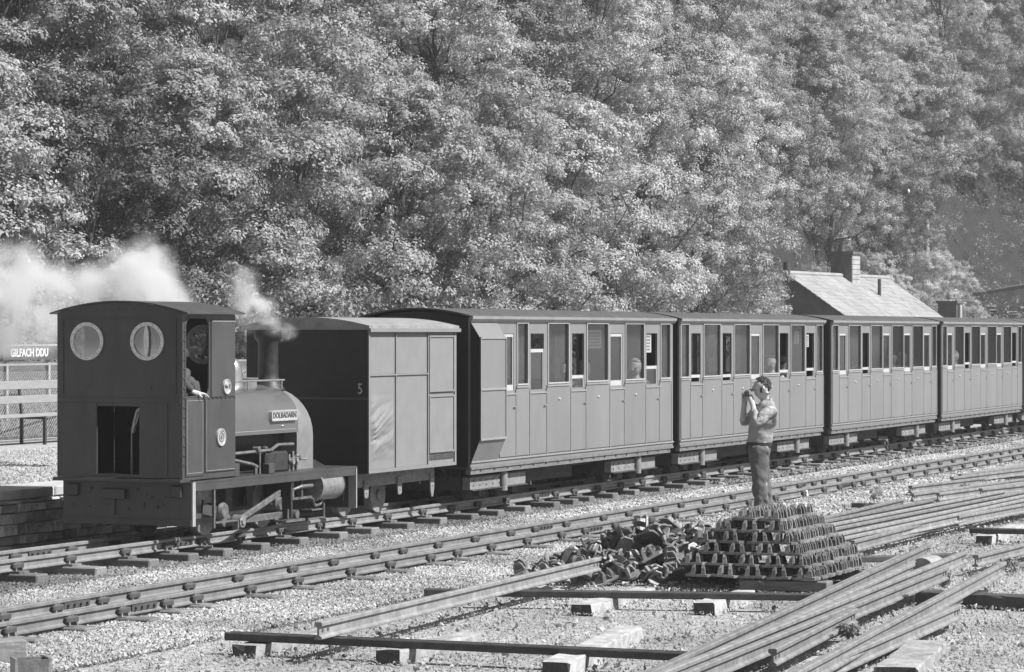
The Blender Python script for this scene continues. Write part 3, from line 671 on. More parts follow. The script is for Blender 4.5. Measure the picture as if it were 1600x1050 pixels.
for k in range(3): g.tube([(2.4+k*.09, .56, .585), (2.4+k*.09, .56, .76+.03*k)], .014, 8); g.cyl((2.4+k*.09, .52, .68+.02*k), (2.4+k*.09, .62, .68+.02*k), .03, 8)
g.tube([(2.35, .58, .7), (2.72, .6, .7)], .013, 6); g.build('injector', 'steel', L, smooth=True)

# ---- goods/brake van marked 5
o, a = frame(575, .75, 2.38)
V = thing('brake_van', 'flat sided van with dark end numbered 5 and panelled pale canvas side behind the locomotive', 'railway van', o+Vector((0, 0, ZR)), a)
VW = .75; VL = 2.38
g = MB(True); pr = [(-VW, .49), (VW, .49)]+arc(0, 2.08, 2.165, VW, 14)
for s0, s1 in ((.0, .03), (VL-.03, VL)): 
    g2 = MB(True); g2.prism(pr, s0, s1); e = g2.build('end_wall', 'end_shade', V)
    if s0 == 0:
        g2 = MB(True); g2.box(-.008, -.001, -VW, VW, 1.30, 1.325); g2.build('end_seam', 'loco', e)
        link('number', textmesh('5', .165, 'number', 'droplight', .002, .001, .8), e, (-.0035, -.655, 1.415), (pi/2, 0, -pi/2))
g = MB(True); g.box(.031, VL-.031, -VW, -VW+.03, .49, 2.08); g.build('side_wall', 'van', V)
# near side: wall with panels and beading
g = MB(True); g.box(.031, VL-.031, VW-.035, VW-.006, .49, 2.08); sw = g.build('side_wall', 'van', V)
def panel(s0, s1, z0, z1, wr=False):
    nx, nz = (36, 60) if wr else (1, 1)
    g = MB(True); vs = []; fs = []
    for i in range(nx+1):
        for j in range(nz+1):
            x = s0+(s1-s0)*i/nx; z = z0+(z1-z0)*j/nz; y = VW-.004
            if wr:
                u, w = i/nx, j/nz
                env = max(0, sin(pi*min(1, max(0, (w-.08)/.72))))*(1-u*.55)*min(1, u*9)*min(1, (1-u)*7)
                q = .5*w*4.2-.35*u; 
                y += env*(.034*abs(sin(11*(w-.18*u+.06*noise.noise(Vector((u*3, w*4, 1)))))*1)+.045*abs(noise.noise(Vector((u*2.2, w*17-u*4, .3))))+.016*abs(noise.noise(Vector((u*6, w*30-u*12, 5)))))
            vs.append((x, y, z))
    for i in range(nx):
        for j in range(nz): k = i*(nz+1)+j; fs.append((k, k+nz+1, k+nz+2, k+1))
    g.add(vs, fs); return g.build('canvas_panel', 'van', sw, smooth=wr, **({'label': 'wrinkled canvas panel'} if wr else {}))
panel(.04, .70, .53, 1.555, True); panel(.04, .70, 1.58, 2.03); panel(.73, 1.57, .53, 1.555); panel(.73, 1.57, 1.58, 2.03)
g = MB(True)
for s0, s1, z0, z1 in ((0, .03, .49, 2.08), (.705, .722, .53, 2.04), (1.58, 1.60, .53, 2.04), (2.335, 2.38, .49, 2.08), (.03, 1.58, 1.56, 1.576), (.03, 2.335, 2.045, 2.08), (.03, 2.335, .49, .525)): g.box(s0, s1, VW-.006, VW+.012, z0, z1)
g.build('beading', 'van', sw)
g = MB(True); g.box(1.62, 2.32, VW-.004, VW+.004, .66, 1.31); g.box(1.62, 2.32, VW-.004, VW+.004, 1.36, 2.0)
d_ = g.build('door_panel', 'van', sw)
g = MB(True)
for z0, z1 in ((.655, 1.315), (1.355, 2.005)):
    for s0, s1, a0, a1 in ((1.615, 2.325, z0, z0+.02), (1.615, 2.325, z1-.02, z1), (1.615, 1.635, z0+.02, z1-.02), (2.305, 2.325, z0+.02, z1-.02)): g.box(s0, s1, VW+.0045, VW+.016, a0, a1)
g.build('door_frame', 'van', d_)
g = MB(True); g.box(1.62, 2.32, VW-.03, VW+.002, .575, .63); g.build('door_foot_gap', 'under', sw)
g = MB(True); hw = VW+.03; tp = [(hw-2*hw*i/16, 2.115+.095*(1-((hw-2*hw*i/16)/hw)**2)) for i in range(17)]; g.prism([(hw, 2.07)]+tp+[(-hw, 2.07)], -.03, VL+.04); g.build('roof', 'vanroof', V, smooth=True)
g = MB(True); g.box(-.03, VL+.05, VW+.013, VW+.05, 2.045, 2.085); g.build('gutter_strip', 'van', V)
g = MB(True); g.box(-.28, 2.2, .50, .56, .325, .482); g.box(-.28, 2.2, -.56, -.50, .325, .482); g.box(-.28, -.22, -.5, .5, .325, .482); g.box(2.14, 2.2, -.5, .5, .325, .482); g.build('solebar', 'bogie', V)
g = MB(True); g.box(0.0, VL, -.7, .7, .484, .489); g.build('floor', 'under', V)
for s_ in (.12, .98):
    for sg in (1, -1): wheel(V, s_+.1, sg*.33, .2, .06, 'bogie')
for s_ in (-.2, .32, 1.2, 2.1):
    big = s_ in (-.2, 2.1)
    g = MB(True); pg = [(s_-.06, .40), (s_+.06, .40), (s_+.05, .22), (s_+.02, .13 if big else .2), (s_-.02, .13 if big else .2), (s_-.05, .22)]; g.prism(pg, .565, .58, axis=1)
    rivets(g, [(s_-.025, .58, .36), (s_+.025, .58, .36), (s_, .58, .26)], (0, 1, 0), .012, .01); g.build('axle_guard' if big else 'spring_hanger', 'bogie', V)

# ---- coaches
def person_far(*a, **k): pass
CW, CL = .70, 7.23
ZS, ZBD, ZDS, ZT, ZDT, ZC = .435, 1.405, 1.325, 2.15, 2.025, 2.19
BAYS = [('f', .05, .39), ('d', .51, .93), ('f', 1.06, 1.82), ('d', 1.955, 2.38), ('f', 2.5, 3.25), ('d', 3.35, 3.8), ('f', 3.93, 4.73), ('d', 4.82, 5.28), ('f', 5.4, 6.16), ('d', 6.28, 6.72), ('f', 6.84, 7.18)]
BAYS1 = [('d', .9, 1.345), ('f', 1.455, 1.79), ('d', 1.9, 2.345), ('f', 2.48, 3.18), ('d', 3.32, 3.75), ('f', 3.85, 4.62), ('d', 4.73, 5.18), ('f', 5.3, 6.02), ('d', 6.135, 6.58), ('f', 6.71, 7.10)]
def coach(px, label, bays, drops, posters=(), lookout=False):
    o, a = frame(px, CW, CL)
    C = thing('railway_coach', label, 'railway coach', o+Vector((0, 0, ZR)), a, 'slab sided coaches of the train')
    x0 = 0.0
    for sg in (1, -1):
        yo, yi = sg*CW, sg*(CW-.03)
        bb = bays
        # pillars and fascia: one wall plate with window holes
        outer = [(0, ZS), (CL, ZS), (CL, ZC+.01), (0, ZC+.01)]
        holes = [[(s0, ZBD if k == 'f' else ZDS), (s1, ZBD if k == 'f' else ZDS), (s1, ZT if k == 'f' else ZDT), (s0, ZT if k == 'f' else ZDT)] for k, s0, s1 in bb]
        g = MB(True); g.plate(outer, holes, min(yo, yi), max(yo, yi), axis=1); wall = g.build('body_side', 'coach', C)
        if sg > 0:
            yb = CW+.001
            for i, (k, s0, s1) in enumerate(bb):
                zt = ZBD if k == 'f' else ZDS
                e0 = (bb[i-1][2]+s0)/2 if i else max(0.01, s0-.045); e1 = (s1+bb[i+1][1])/2 if i < len(bb)-1 else min(CL-.01, s1+.045)
                g = MB(True); g.box(e0+.022, e1-.022, yb, yb+.012, .52, zt-.062); pn = g.build('side_panel', 'coach', wall)
                g = MB(True)
                g.box(e1-.0095, e1+.0095, yb, yb+.015, .505, max(zt, ZBD)-.07)
                g.box(e0+.012, e1-.012, yb, yb+.018, zt-.05, zt-.03); g.build('beading', 'cornice', pn)
            g = MB(True); g.box(0, CL, yb, yb+.016, .485, .503); g.build('lower_beading', 'cornice', wall)
            g = MB(True)
            rivets(g, [((s0+s1)/2, yb+.012, 1.19) for k, s0, s1 in bb if k == 'f' and s1-s0 > .5], (0, 1, 0), .02, .02)
            g.build('grab_stud', 'droplight', wall)
        j = 0
        for i, (k, s0, s1) in enumerate(bb):
            if k == 'f':
                w = .018; y0, y1 = (yo+sg*.001, yo+sg*.013)
                g = MB(True); g.plate([(s0-w, ZBD-w), (s1+w, ZBD-w), (s1+w, ZT+w), (s0-w, ZT+w)], [[(s0, ZBD), (s1, ZBD), (s1, ZT), (s0, ZT)]], min(y0, y1), max(y0, y1), axis=1)
                f_ = g.build('window_frame', 'cframe', C)
                g = MB(True); g.box(s0-.004, s1+.004, yo-sg*.016, yo-sg*.012, ZBD-.004, ZT+.004); g.build('pane', 'glass', f_)
            else:
                dr = drops[j] if sg > 0 else .0; j += 1
                hgt = ZDT-ZDS; top = ZDT-dr*hgt*.92; y0, y1 = yo-sg*.028, yo-sg*.008
                g = MB(True); tt, bt = .042, .07
                zb_ = max(ZDS, top-hgt+.0)
                g.box(s0+.001, s1-.001, y0, y1, max(ZDS+.001, top-tt), top)
                if top-tt > ZDS+.03:
                    g.box(s0+.001, s0+.022, y0, y1, ZDS+.001, top-tt); g.box(s1-.022, s1-.001, y0, y1, ZDS+.001, top-tt)
                    if dr < .1: g.box(s0+.022, s1-.022, y0, y1, ZDS+.001, ZDS+bt)
                f_ = g.build('droplight', 'droplight' if sg > 0 else 'cframe', C)
                if top-tt > ZDS+.1:
                    g = MB(True); g.box(s0+.03, s1-.03, yo-sg*.02, yo-sg*.017, ZDS+.002, top-tt+.005); g.build('pane', 'glass', f_)
                if sg > 0:
                    g = MB(True); g.tube([(s1+.02, yo+.005, 1.12), (s1+.02, yo+.03, 1.12), (s1-.05, yo+.03, 1.12)], .008, 6); g.build('door_handle', 'steel', C)
    for s0, s1 in ((0.001, .03), (CL-.03, CL-.001)):
        g = MB(True); g.prism([(-CW+.031, ZS), (CW-.031, ZS), (CW-.031, ZC)]+arc(0, ZC, 2.29, CW-.031, 14)[1:-1]+[(-CW+.031, ZC)], s0, s1); g.build('end_wall', 'end_shade', C)
    for s_ in (1.44, 2.93, 4.33, 5.84):
        if lookout and s_ < 1.5: s_ = 1.0
        g = MB(True); g.box(s_-.012, s_+.012, -CW+.032, CW-.032, ZS+.05, 1.35 if s_ != 1.0 else 2.15); g.build('seat_partition', 'cinside', C)
        g = MB(True); g.box(s_+.02, s_+.3, -CW+.04, CW-.04, .7, .76); g.box(s_-.3, s_-.02, -CW+.04, CW-.04, .7, .76); g.build('seat', 'cinside', C)
    g = MB(True); hw = CW+.045; tp = [(hw-2*hw*i/18, 2.235+.1*(1-((hw-2*hw*i/18)/hw)**2)) for i in range(19)]; g.prism(tp+[(v, z-.02) for v, z in reversed(tp)], -.05, CL+.03); g.build('roof', 'roofc', C, smooth=True)
    g = MB(True)
    for sg in (1, -1):
        g.prism([(sg*(CW+.001), 2.165), (sg*(CW+.02), 2.165), (sg*(CW+.05), 2.2), (sg*(CW+.055), 2.235), (sg*(CW+.001), 2.235)], -.045, CL+.028)
    g.build('cornice', 'cornice', C)
    g = MB(True); g.box(0, CL, -CW+.02, CW-.02, .41, .434); g.build('floor', 'under', C)
    g = MB(True)
    for sg in (1, -1): g.box(0.02, CL-.1, sg*(CW-.07), sg*(CW-.005), .345, .405); g.box(0, CL, sg*(CW-.05), sg*(CW+.012), .4055, .434)
    g.build('solebar', 'coachdirt', C)
    g = MB(True)
    for s_ in np.arange(.3, CL-.2, .42): g.box(s_, s_+.05, CW-.004, CW+.006, .382, .404)
    g.build('bracket', 'under', C)
    g = MB(True)
    for sg in (-.3, .3): g.box(.1, CL-.1, sg-.03, sg+.03, .27, .40)
    g.box(2.6, 4.2, -.35, .35, .14, .38) ; g.build('underframe', 'under', C)
    for cx in (1.22, CL-1.22):
        b = MB(True)
        for sg in (1, -1):
            b.box(cx-1.0, cx-.08, sg*.50, sg*.60, .155, .30, 0); b.box(cx+.1, cx+.75, sg*.50, sg*.60, .155, .30, 0)
            b.box(cx-1.0, cx+.75, sg*.49, sg*.635, .14, .154, 1); b.box(cx-1.0, cx+.75, sg*.49, sg*.62, .301, .315, 1)
        b.box(cx-1.02, cx-.985, -.48, .48, .14, .315, 1); b.box(cx+.74, cx+.77, -.48, .48, .14, .315, 1)
        bo = b.build('bogie_frame', ['bogie', 'under'], C)
        b = MB(True)
        for sg in (1, -1): b.cyl((cx, sg*.61, .1), (cx, sg*.61, .36), .055, 16)
        b.build('spring_post', 'bogie', bo, smooth=True)
        for sx in (-.55, .5):
            for sg in (1, -1):
                g = MB(True); g.cyl((cx+sx, sg*.3, .17), (cx+sx, sg*.36, .17), .17, 24); g.cyl((cx+sx, sg*.27, .17), (cx+sx, sg*.299, .17), .19, 24); g.build('wheel', 'under', bo, smooth=True)
                g = MB(True); g.box(cx+sx-.09, cx+sx+.09, sg*.47, sg*.56, .06, .138); g.build('axlebox', 'under', bo)
        g = MB(True)
        for k in range(5): rivets(g, [(cx-.9+.2*k, .601, .2), (cx-.9+.2*k, .601, .26)], (0, 1, 0), .013, .008)
        g.build('bolt', 'under', bo, kind='stuff')
    for (s0, s1, z0, z1) in posters:
        g = MB(True); g.box(s0, s1, CW-.028, CW-.025, z0, z1); p_ = g.build('window_notice', 'paper', C)
        g = MB(True); hh = z1-z0
        for r_ in range(5):
            z = z1-hh*(.12+.17*r_); x = s0+.04
            while x < s1-.06:
                w = random.uniform(.02, .05); g.box(x, min(x+w, s1-.03), CW-.0248, CW-.0242, z-.022, z); x += w+.012
        g.build('printed_lines', 'print', p_)
    if lookout:
        for sg in (1, -1):
            vo = .825
            g = MB(True)
            # projecting guard's lookout: upright middle, sloping in above and below, flat end with its shade painted in, flush with the coach end
            pr = [(sg*(CW+.001), .47), (sg*vo, .765), (sg*vo, 1.975), (sg*(CW+.001), 2.165)]
            g.prism(pr, .004, .80); lk = g.build('guard_lookout', 'coach', C)
            g = MB(True)
            for z in (.765, 1.36, 1.975): g.box(.004, .80, sg*(vo+.001), sg*(vo+.014), z-.012, z+.012)
            g.box(.004, .02, sg*(vo+.001), sg*(vo+.012), .778, 1.962); g.box(.785, .80, sg*(vo+.001), sg*(vo+.012), .778, 1.962)
            g.build('beading', 'cornice', lk)
            g = MB(True); g.prism(pr, -.004, .003); g.build('lookout_end', 'end_shade', lk)
    g = MB(True); g.cyl((-.16, 0, .3), (0, 0, .3), .04, 10); g.box(-.18, -.16, -.12, .12, .24, .36); g.build('coupling', 'under', C)
    return C
C1 = coach(735, 'leading coach with projecting guard lookout next to the van numbered 5', BAYS1, [0, .3, .84, .0, .7], [(3.87, 4.45, 1.83, 2.07), (6.14, 6.4, 1.76, 2.02)], True)
C2 = coach(1062, 'second coach, directly behind the man with the camera', BAYS, [.93, .95, 0, .9, .88], [(5.7, 5.95, 1.85, 2.05), (6.3, 6.5, 1.8, 2.0)])
C3 = coach(1299, 'third coach, in front of the slate roofed cottage', BAYS, [0, .92, 0, 0, 0])
C4 = coach(1471, 'rearmost full coach at the right, nearest the stone building', BAYS, [0, .9, 0, 0, .92])
C5 = coach(1600.5, 'fifth coach only just entering the picture at the right edge', BAYS, [0, 0, 0, 0, 0])

# ------------------------------------------------------------------ people
def skin(name, V_, E_, R_, root, mats, parent, sub=2, loc=None, rz=None):
    me = bpy.data.meshes.new(name); me.from_pydata([tuple(v) for v in V_], E_, []); o = bpy.data.objects.new(name, me); COL.objects.link(o)
    md = o.modifiers.new('skin', 'SKIN'); md.use_smooth_shade = True
    for i, r in enumerate(R_):
        sv = me.skin_vertices[0].data[i]; sv.radius = (r, r) if not isinstance(r, tuple) else r
        sv.use_root = (i == root)
    s2 = o.modifiers.new('sub', 'SUBSURF'); s2.levels = sub; s2.render_levels = sub
    dg = bpy.context.evaluated_depsgraph_get(); m2 = bpy.data.meshes.new_from_object(o.evaluated_get(dg)); bpy.data.objects.remove(o)
    m2.name = name; m2.materials.clear(); m2.materials.append(M[mats]); m2.polygons.foreach_set('use_smooth', [True]*len(m2.polygons))
    return link(name, m2, parent, loc, rz)
def chain(lst):
    """lst: list of chains; each chain list of (key, pos, r); keys shared join"""
    V_, R_, K, E_ = [], [], {}, []
    for ch in lst:
        prev = None
        for k, p, r in ch:
            if k not in K: K[k] = len(V_); V_.append(Vector(p)); R_.append(r)
            if prev is not None: E_.append((prev, K[k]))
            prev = K[k]
    return V_, E_, R_, K
def hairshell(c, r, parent, matn, cut, face=(-1, 0, 0), seed=0, amp=.02):
    bm = bmesh.new(); bmesh.ops.create_icosphere(bm, subdivisions=4, radius=1)
    fd = Vector(face)
    kill = [v for v in bm.verts if (v.co.dot(fd) > cut[0] and v.co.z < cut[1]) or v.co.z < cut[2]]
    bmesh.ops.delete(bm, geom=kill, context='VERTS')
    for v in bm.verts:
        n_ = noise.noise(v.co*5+Vector((seed, 0, 0)))*amp*1.2+noise.noise(v.co*13)*amp
        v.co = Vector((v.co.x*(r[0]+n_), v.co.y*(r[1]+n_), v.co.z*(r[2]+n_)))+Vector(c)
    me = bpy.data.meshes.new('hair'); bm.to_mesh(me); bm.free(); me.materials.append(M[matn]); me.polygons.foreach_set('use_smooth', [True]*len(me.polygons))
    return link('hair', me, parent)
def curls(c, parent, n=150, rr=(.1, .088, .098), matn='hair'):
    bm = bmesh.new(); rn = random.Random(4); off = Vector((.006, 0, .022))
    ok = lambda d: d.z+.95*d.x > .12 and d.z > -.7
    bmesh.ops.create_icosphere(bm, subdivisions=4, radius=1); bmesh.ops.delete(bm, geom=[v for v in bm.verts if not ok(v.co)], context='VERTS')
    for v in bm.verts: v.co = Vector((v.co.x*rr[0], v.co.y*rr[1], v.co.z*rr[2]))*(1+.06*noise.noise(v.co*6))+c+off
    k = 0
    while k < n:
        d = Vector((rn.gauss(0, 1), rn.gauss(0, 1), rn.gauss(0, 1))).normalized()
        if not ok(d): continue
        k += 1; p = c+off+Vector((d.x*rr[0], d.y*rr[1], d.z*rr[2])); r_ = rn.uniform(.008, .017)
        m_ = Matrix.Translation(p) @ Matrix.Rotation(rn.uniform(0, 6), 4, d) @ Matrix.Diagonal((1, .7, .8, 1)); bmesh.ops.create_icosphere(bm, subdivisions=1, radius=r_, matrix=m_)
    for q in (-1, 1):      # sideburns
        bmesh.ops.create_icosphere(bm, subdivisions=2, radius=.016, matrix=Matrix.Translation(c+Vector((-.012, q*.084, -.03))) @ Matrix.Diagonal((1, .5, 2.2, 1)))
    me = bpy.data.meshes.new('hair'); bm.to_mesh(me); bm.free(); me.materials.append(M[matn]); me.polygons.foreach_set('use_smooth', [True]*len(me.polygons)); return link('hair', me, parent)
def headchain(nk, nt, hc, f):
    """neck base, neck top, head centre, facing unit vector f -> chains"""
    hc = Vector(hc); f = Vector(f).normalized(); up = Vector((0, 0, 1))
    return [[('nb', nk, .058), ('nt', nt, .06), ('jaw', hc-up*.04+f*.022, .084), ('hc', hc+up*.01-f*.008, .102), ('ht', hc+up*.05+f*.012, .102), ('ht2', hc+up*.095+f*.01, .075)],
            [('jaw', 0, 0), ('chin', hc-up*.095+f*.06, .034)],
            [('hc', 0, 0), ('nose', hc-up*.012+f*.1, .016), ('nosetip', hc-up*.028+f*.122, .011)]]
# photographer
pY = 34.3; P0 = on_ray(1190, pY, 0)
MAN = thing('person', 'standing man in grey shirt holding a camera to his eye behind the stacked chairs', 'person', P0)
hcn = Vector((.0, 0, 1.645)); fv = Vector((-1, -.12, -.05))
arms = [[('uc', (.05, 0, 1.40), .13), ('shN', (.10, -.15, 1.425), .068), ('elN', (-.085, -.27, 1.235), .048), ('wrN', (-.105, -.10, 1.44), .03), ('paN', (-.125, -.055, 1.525), (.042, .03))],
        [('uc', 0, 0), ('shF', (.03, .16, 1.425), .068), ('elF', (-.2, .19, 1.235), .05), ('wrF', (-.2, .075, 1.42), .032), ('paF', (-.185, .045, 1.52), (.042, .03))]]
fing = []
for k, (dx, dz, ln) in enumerate(((-.03, .04, .05), (-.035, .022, .055), (-.036, .004, .05), (-.03, -.014, .04))):
    b0 = Vector((-.135, -.05, 1.53+dz*.6)); fing.append([('paN', 0, 0), ('fn%d' % k, b0+Vector((-.02, .012, dz*.5)), .0095), ('fm%d' % k, b0+Vector((-.045, .03, dz*.5)), .009), ('fe%d' % k, b0+Vector((-.05, .055, dz*.5)), .008)])
    b1 = Vector((-.195, .045, 1.53+dz*.6)); fing.append([('paF', 0, 0), ('gn%d' % k, b1+Vector((-.02, -.006, dz*.5)), .0095), ('gm%d' % k, b1+Vector((-.03, -.03, dz*.5)), .009), ('ge%d' % k, b1+Vector((-.022, -.05, dz*.5)), .008)])
fing.append([('paN', 0, 0), ('tn', (-.115, -.035, 1.56), .011), ('tn2', (-.135, -.02, 1.575), .009)]); fing.append([('paF', 0, 0), ('tf', (-.165, .03, 1.55), .011), ('tf2', (-.16, .015, 1.57), .009)])
legs = [[('pel', (-.03, 0, .95), .135), ('hN', (-.035, -.085, .88), .095), ('kN', (-.0, -.09, .5), .062), ('aN', (.06, -.09, .1), .042), ('tN', (-.10, -.11, .045), .035)],
        [('pel', 0, 0), ('hF', (-.02, .085, .88), .095), ('kF', (.02, .10, .5), .062), ('aF', (.07, .1, .1), .042), ('tF', (-.08, .12, .045), .035)]]
V_, E_, R_, K = chain([[('pel', (-.03, 0, .95), .135), ('wa', (-.025, 0, 1.06), .125), ('ch', (.015, 0, 1.25), .145), ('uc', (.05, 0, 1.40), .13), ('nb', (.05, 0, 1.49), .058)]]+headchain((.05, 0, 1.49), (.035, 0, 1.545), hcn, fv)+arms+fing+legs)
skin('body', V_, E_, R_, K['pel'], 'skin', MAN)
V_, E_, R_, K = chain([[('pel', (-.03, 0, .94), (.15, .148)), ('wa', (-.025, 0, 1.04), .152), ('w2', (-.01, 0, 1.14), .155), ('ch', (.01, 0, 1.26), .168), ('uc', (.045, 0, 1.39), .145), ('nk', (.045, 0, 1.525), .08)],
    [('uc', 0, 0), ('shN', (.09, -.145, 1.405), .085), ('mN', (.0, -.205, 1.325), .07), ('elN', (-.085, -.265, 1.24), .06), ('fN', (-.098, -.17, 1.36), .05), ('gN', (-.103, -.115, 1.42), .04)],
    [('uc', 0, 0), ('shF', (.03, .155, 1.42), .08), ('elF', (-.2, .19, 1.235), .062), ('fF', (-.2, .14, 1.32), .052)]])
shirt = skin('shirt', V_, E_, R_, K['pel'], 'shirt', MAN, 3)
me = shirt.data
for v in me.vertices:      # cloth folds
    c = v.co; f1 = noise.noise(Vector((c.x*9+c.z*7, c.y*6, c.z*14)))*.011+noise.noise(Vector((c.x*22+c.z*18, c.y*14, c.z*30-c.x*20)))*.009
    v.co = c+v.normal*f1
V_, E_, R_, K = chain([[('wb', (-.028, 0, 1.03), (.148, .146)), ('pel', (-.03, 0, .93), .155), ('hN', (-.035, -.08, .85), .112), ('kN', (-.03, -.1, .5), .095), ('k2', (-.005, -.1, .3), .088), ('aN', (.02, -.1, .09), .1)],
    [('pel', 0, 0), ('hF', (-.015, .08, .85), .112), ('kF', (.035, .1, .5), .095), ('aF', (.1, .1, .09), .1)]])
tr = skin('trousers', V_, E_, R_, K['pel'], 'trouser', MAN, 3)
for v in tr.data.vertices:
    c = v.co; v.co = c+v.normal*(noise.noise(Vector((c.x*10+c.z*5, c.y*8, c.z*9)))*.022+noise.noise(Vector((c.x*25, c.y*20, c.z*22+c.x*20)))*.012)
curls(hcn+Vector((.0, 0, .012)), MAN)
g = MB(); g.tube([hcn+Vector((.012, -.088, -.03)), hcn+Vector((.014, -.1, .0)), hcn+Vector((.006, -.096, .03))], [.014, .02, .012], 8); g.build('ear', 'skin', MAN, smooth=True)
g = MB()
for t in range(24):
    pass
R1 = [(-.027+.153*cos(t), .149*sin(t), .985) for t in np.linspace(0, 2*pi, 25)[:-1]]; R2 = [(x, y, 1.025) for x, y, z in R1]; g.loft([R1, R2], False); g.build('belt', 'black', MAN, smooth=True)
g = MB(); g.prism([(.075, 1.50), (.09, 1.53), (-.0, 1.49), (-.035, 1.45), (.01, 1.455)], -.085, -.078, axis=1); g.prism([(.075, 1.50), (.09, 1.53), (-.0, 1.49), (-.035, 1.45), (.01, 1.455)], .078, .085, axis=1); g.tube([(.085, -.08, 1.51), (.115, -.04, 1.52), (.115, .04, 1.52), (.085, .08, 1.51)], .014, 6); g.build('collar', 'shirt', MAN)
g = MB(); g.box(-.145, -.115, -.05, -.02, 1.625, 1.64); g.build('eyebrow', 'hair', MAN)
CAMO = thing('camera', 'small dark camera held up to the standing man\'s eye', 'camera', P0+Vector((-.17, -.01, 1.585)))
g = MB(); g.box(-.024, .024, -.055, .055, -.03, .03); g.build('camera_body', 'iron', CAMO, bevel=.006)
g = MB(); g.cyl((-.0245, .0, 0), (-.06, .0, 0), .022, 16); g.build('lens_barrel', 'steel', CAMO, smooth=True)
g = MB(); g.box(-.016, .016, -.02, .03, .0305, .042); g.build('viewfinder', 'steel', CAMO)

def seated(loc, rz, label, top, hairm='hair', cap=False):
    Pn = thing('person', label, 'person', loc, rz, None)
    hc = Vector((0, 0, .66))
    V_, E_, R_, K = chain([[('pel', (0, 0, .1), .13), ('ch', (0, 0, .35), .14), ('uc', (0, 0, .46), .12), ('nb', (0, 0, .53), .055)]]+headchain((0, 0, .53), (-.005, 0, .58), hc, (-1, 0, 0))+
        [[('uc', 0, 0), ('s%d' % q, (0, q*.17, .45), .06), ('e%d' % q, (-.06, q*.2, .2), .045), ('w%d' % q, (-.26, q*.1, .14), .03), ('p%d' % q, (-.34, q*.07, .15), (.034, .02)),
          ('fa%d' % q, (-.39, q*.07, .15), .012)] for q in (-1, 1)]+
        [[('p%d' % q, 0, 0), ('f%d%d' % (q, k), (-.40, q*.07+.016*(k-1.5), .145), .009), ('g%d%d' % (q, k), (-.43, q*.07+.02*(k-1.5), .13), .008)] for q in (-1, 1) for k in (0, 1, 2, 3)]+
        [[('pel', 0, 0), ('h%d' % q, (-.08, q*.09, .08), .085), ('k%d' % q, (-.45, q*.1, .08), .065), ('a%d' % q, (-.45, q*.1, -.3), .045)] for q in (-1, 1)])
    skin('body', V_, E_, R_, K['pel'], 'skin', Pn)
    V_, E_, R_, K = chain([[('pel', (0, 0, .1), .15), ('ch', (0, 0, .34), .16), ('uc', (0, 0, .45), .135), ('nb', (0, 0, .52), .075)]]+
        [[('uc', 0, 0), ('s%d' % q, (0, q*.165, .45), .078), ('e%d' % q, (-.06, q*.2, .2), .062), ('w%d' % q, (-.23, q*.115, .145), .046)] for q in (-1, 1)])
    skin('coat', V_, E_, R_, K['pel'], top, Pn)
    curls(hc+Vector((0, 0, .012)), Pn, 90, matn=hairm)
    if cap:
        g = MB(); g.lathe([(.12, .70), (.128, .735), (.11, .775), (.05, .79), (.001, .79)], (.0, 0, 0), 20); g.prism([(-.1, .07), (-.19, .03), (-.19, -.03), (-.1, -.07)], .70, .712, axis=2); g.build('cap', 'iron', Pn, smooth=True)
    return Pn
def incoach(C, s, v, zf=.62):
    return C.matrix_world
def cpt(C, s, v, z):
    return C.location+Matrix.Rotation(C.rotation_euler[2], 3, 'Z') @ Vector((s, -v, z))
for C, s, v, face, lab, top, hm in (
    (C1, 3.78, .45, 0, 'dark haired passenger in pale coat in the middle of the leading coach', 'plaid', 'hair'),
    (C1, 4.38, .45, pi, 'white haired passenger leaning at the lowered door window of the leading coach', 'jumper', 'hairpale'),
    (C1, 6.5, .4, 0, 'passenger low in the last large window of the leading coach', 'plaid', 'hairpale'),
    (C2, 5.15, .45, 0, 'passenger behind the third large window of the second coach', 'plaid', 'hair'),
    (C2, 5.75, .45, pi, 'passenger at the open door window right of the standing man', 'jumper', 'hair'),
    (C3, 4.9, .45, 0, 'passenger in white behind the middle window of the third coach', 'white', 'hair'),
    (C3, 5.6, .45, pi, 'passenger in white at the fourth door of the third coach', 'white', 'hairpale'),
    (C4, 2.1, .45, 0, 'fair haired passenger behind the first large window of the rearmost full coach', 'plaid', 'hairpale')):
    seated(cpt(C, s, v, .88), C.rotation_euler[2]+face, lab, top, hm)
# driver
DR = seated(cpt(L, .30, .39, 1.10), L.rotation_euler[2]+pi, 'locomotive driver in cap and dark jumper looking out of the cab side', 'jumper', 'hair', True)
DA = cpt(L, 0, 0, 0)
V_, E_, R_, K = chain([[('s', (.3, .5, 1.66), .06), ('e', (.02, .6, 1.56), .05), ('w', (.1, .68, 1.465), .04)]])
Vc = [Vector((p.x, -p.y, p.z)) for p in V_]
sl_ = skin('sleeve', [Matrix.Rotation(-(pi), 3, 'Z') @ (p-Vector((.30, -.39, 1.10))) for p in Vc], E_, R_, 0, 'jumper', DR)
ch_ = [[('w', (.08, .66, 1.465), .032), ('p', (.17, .70, 1.445), (.03, .02))]]
for k in range(4): ch_.append([('p', 0, 0), ('a%d' % k, (.215, .68+.02*k, 1.44), .011), ('b%d' % k, (.25, .675+.026*k, 1.425), .010), ('c%d' % k, (.275, .67+.03*k, 1.40), .009)])
ch_.append([('p', 0, 0), ('t', (.15, .735, 1.42), .012), ('t2', (.17, .75, 1.40), .010)])
V_, E_, R_, K = chain(ch_)
skin('hand', [Matrix.Rotation(-pi, 3, 'Z') @ (Vector((p.x, -p.y, p.z))-Vector((.30, -.39, 1.10))) for p in V_], E_, R_, 0, 'skin', DR)

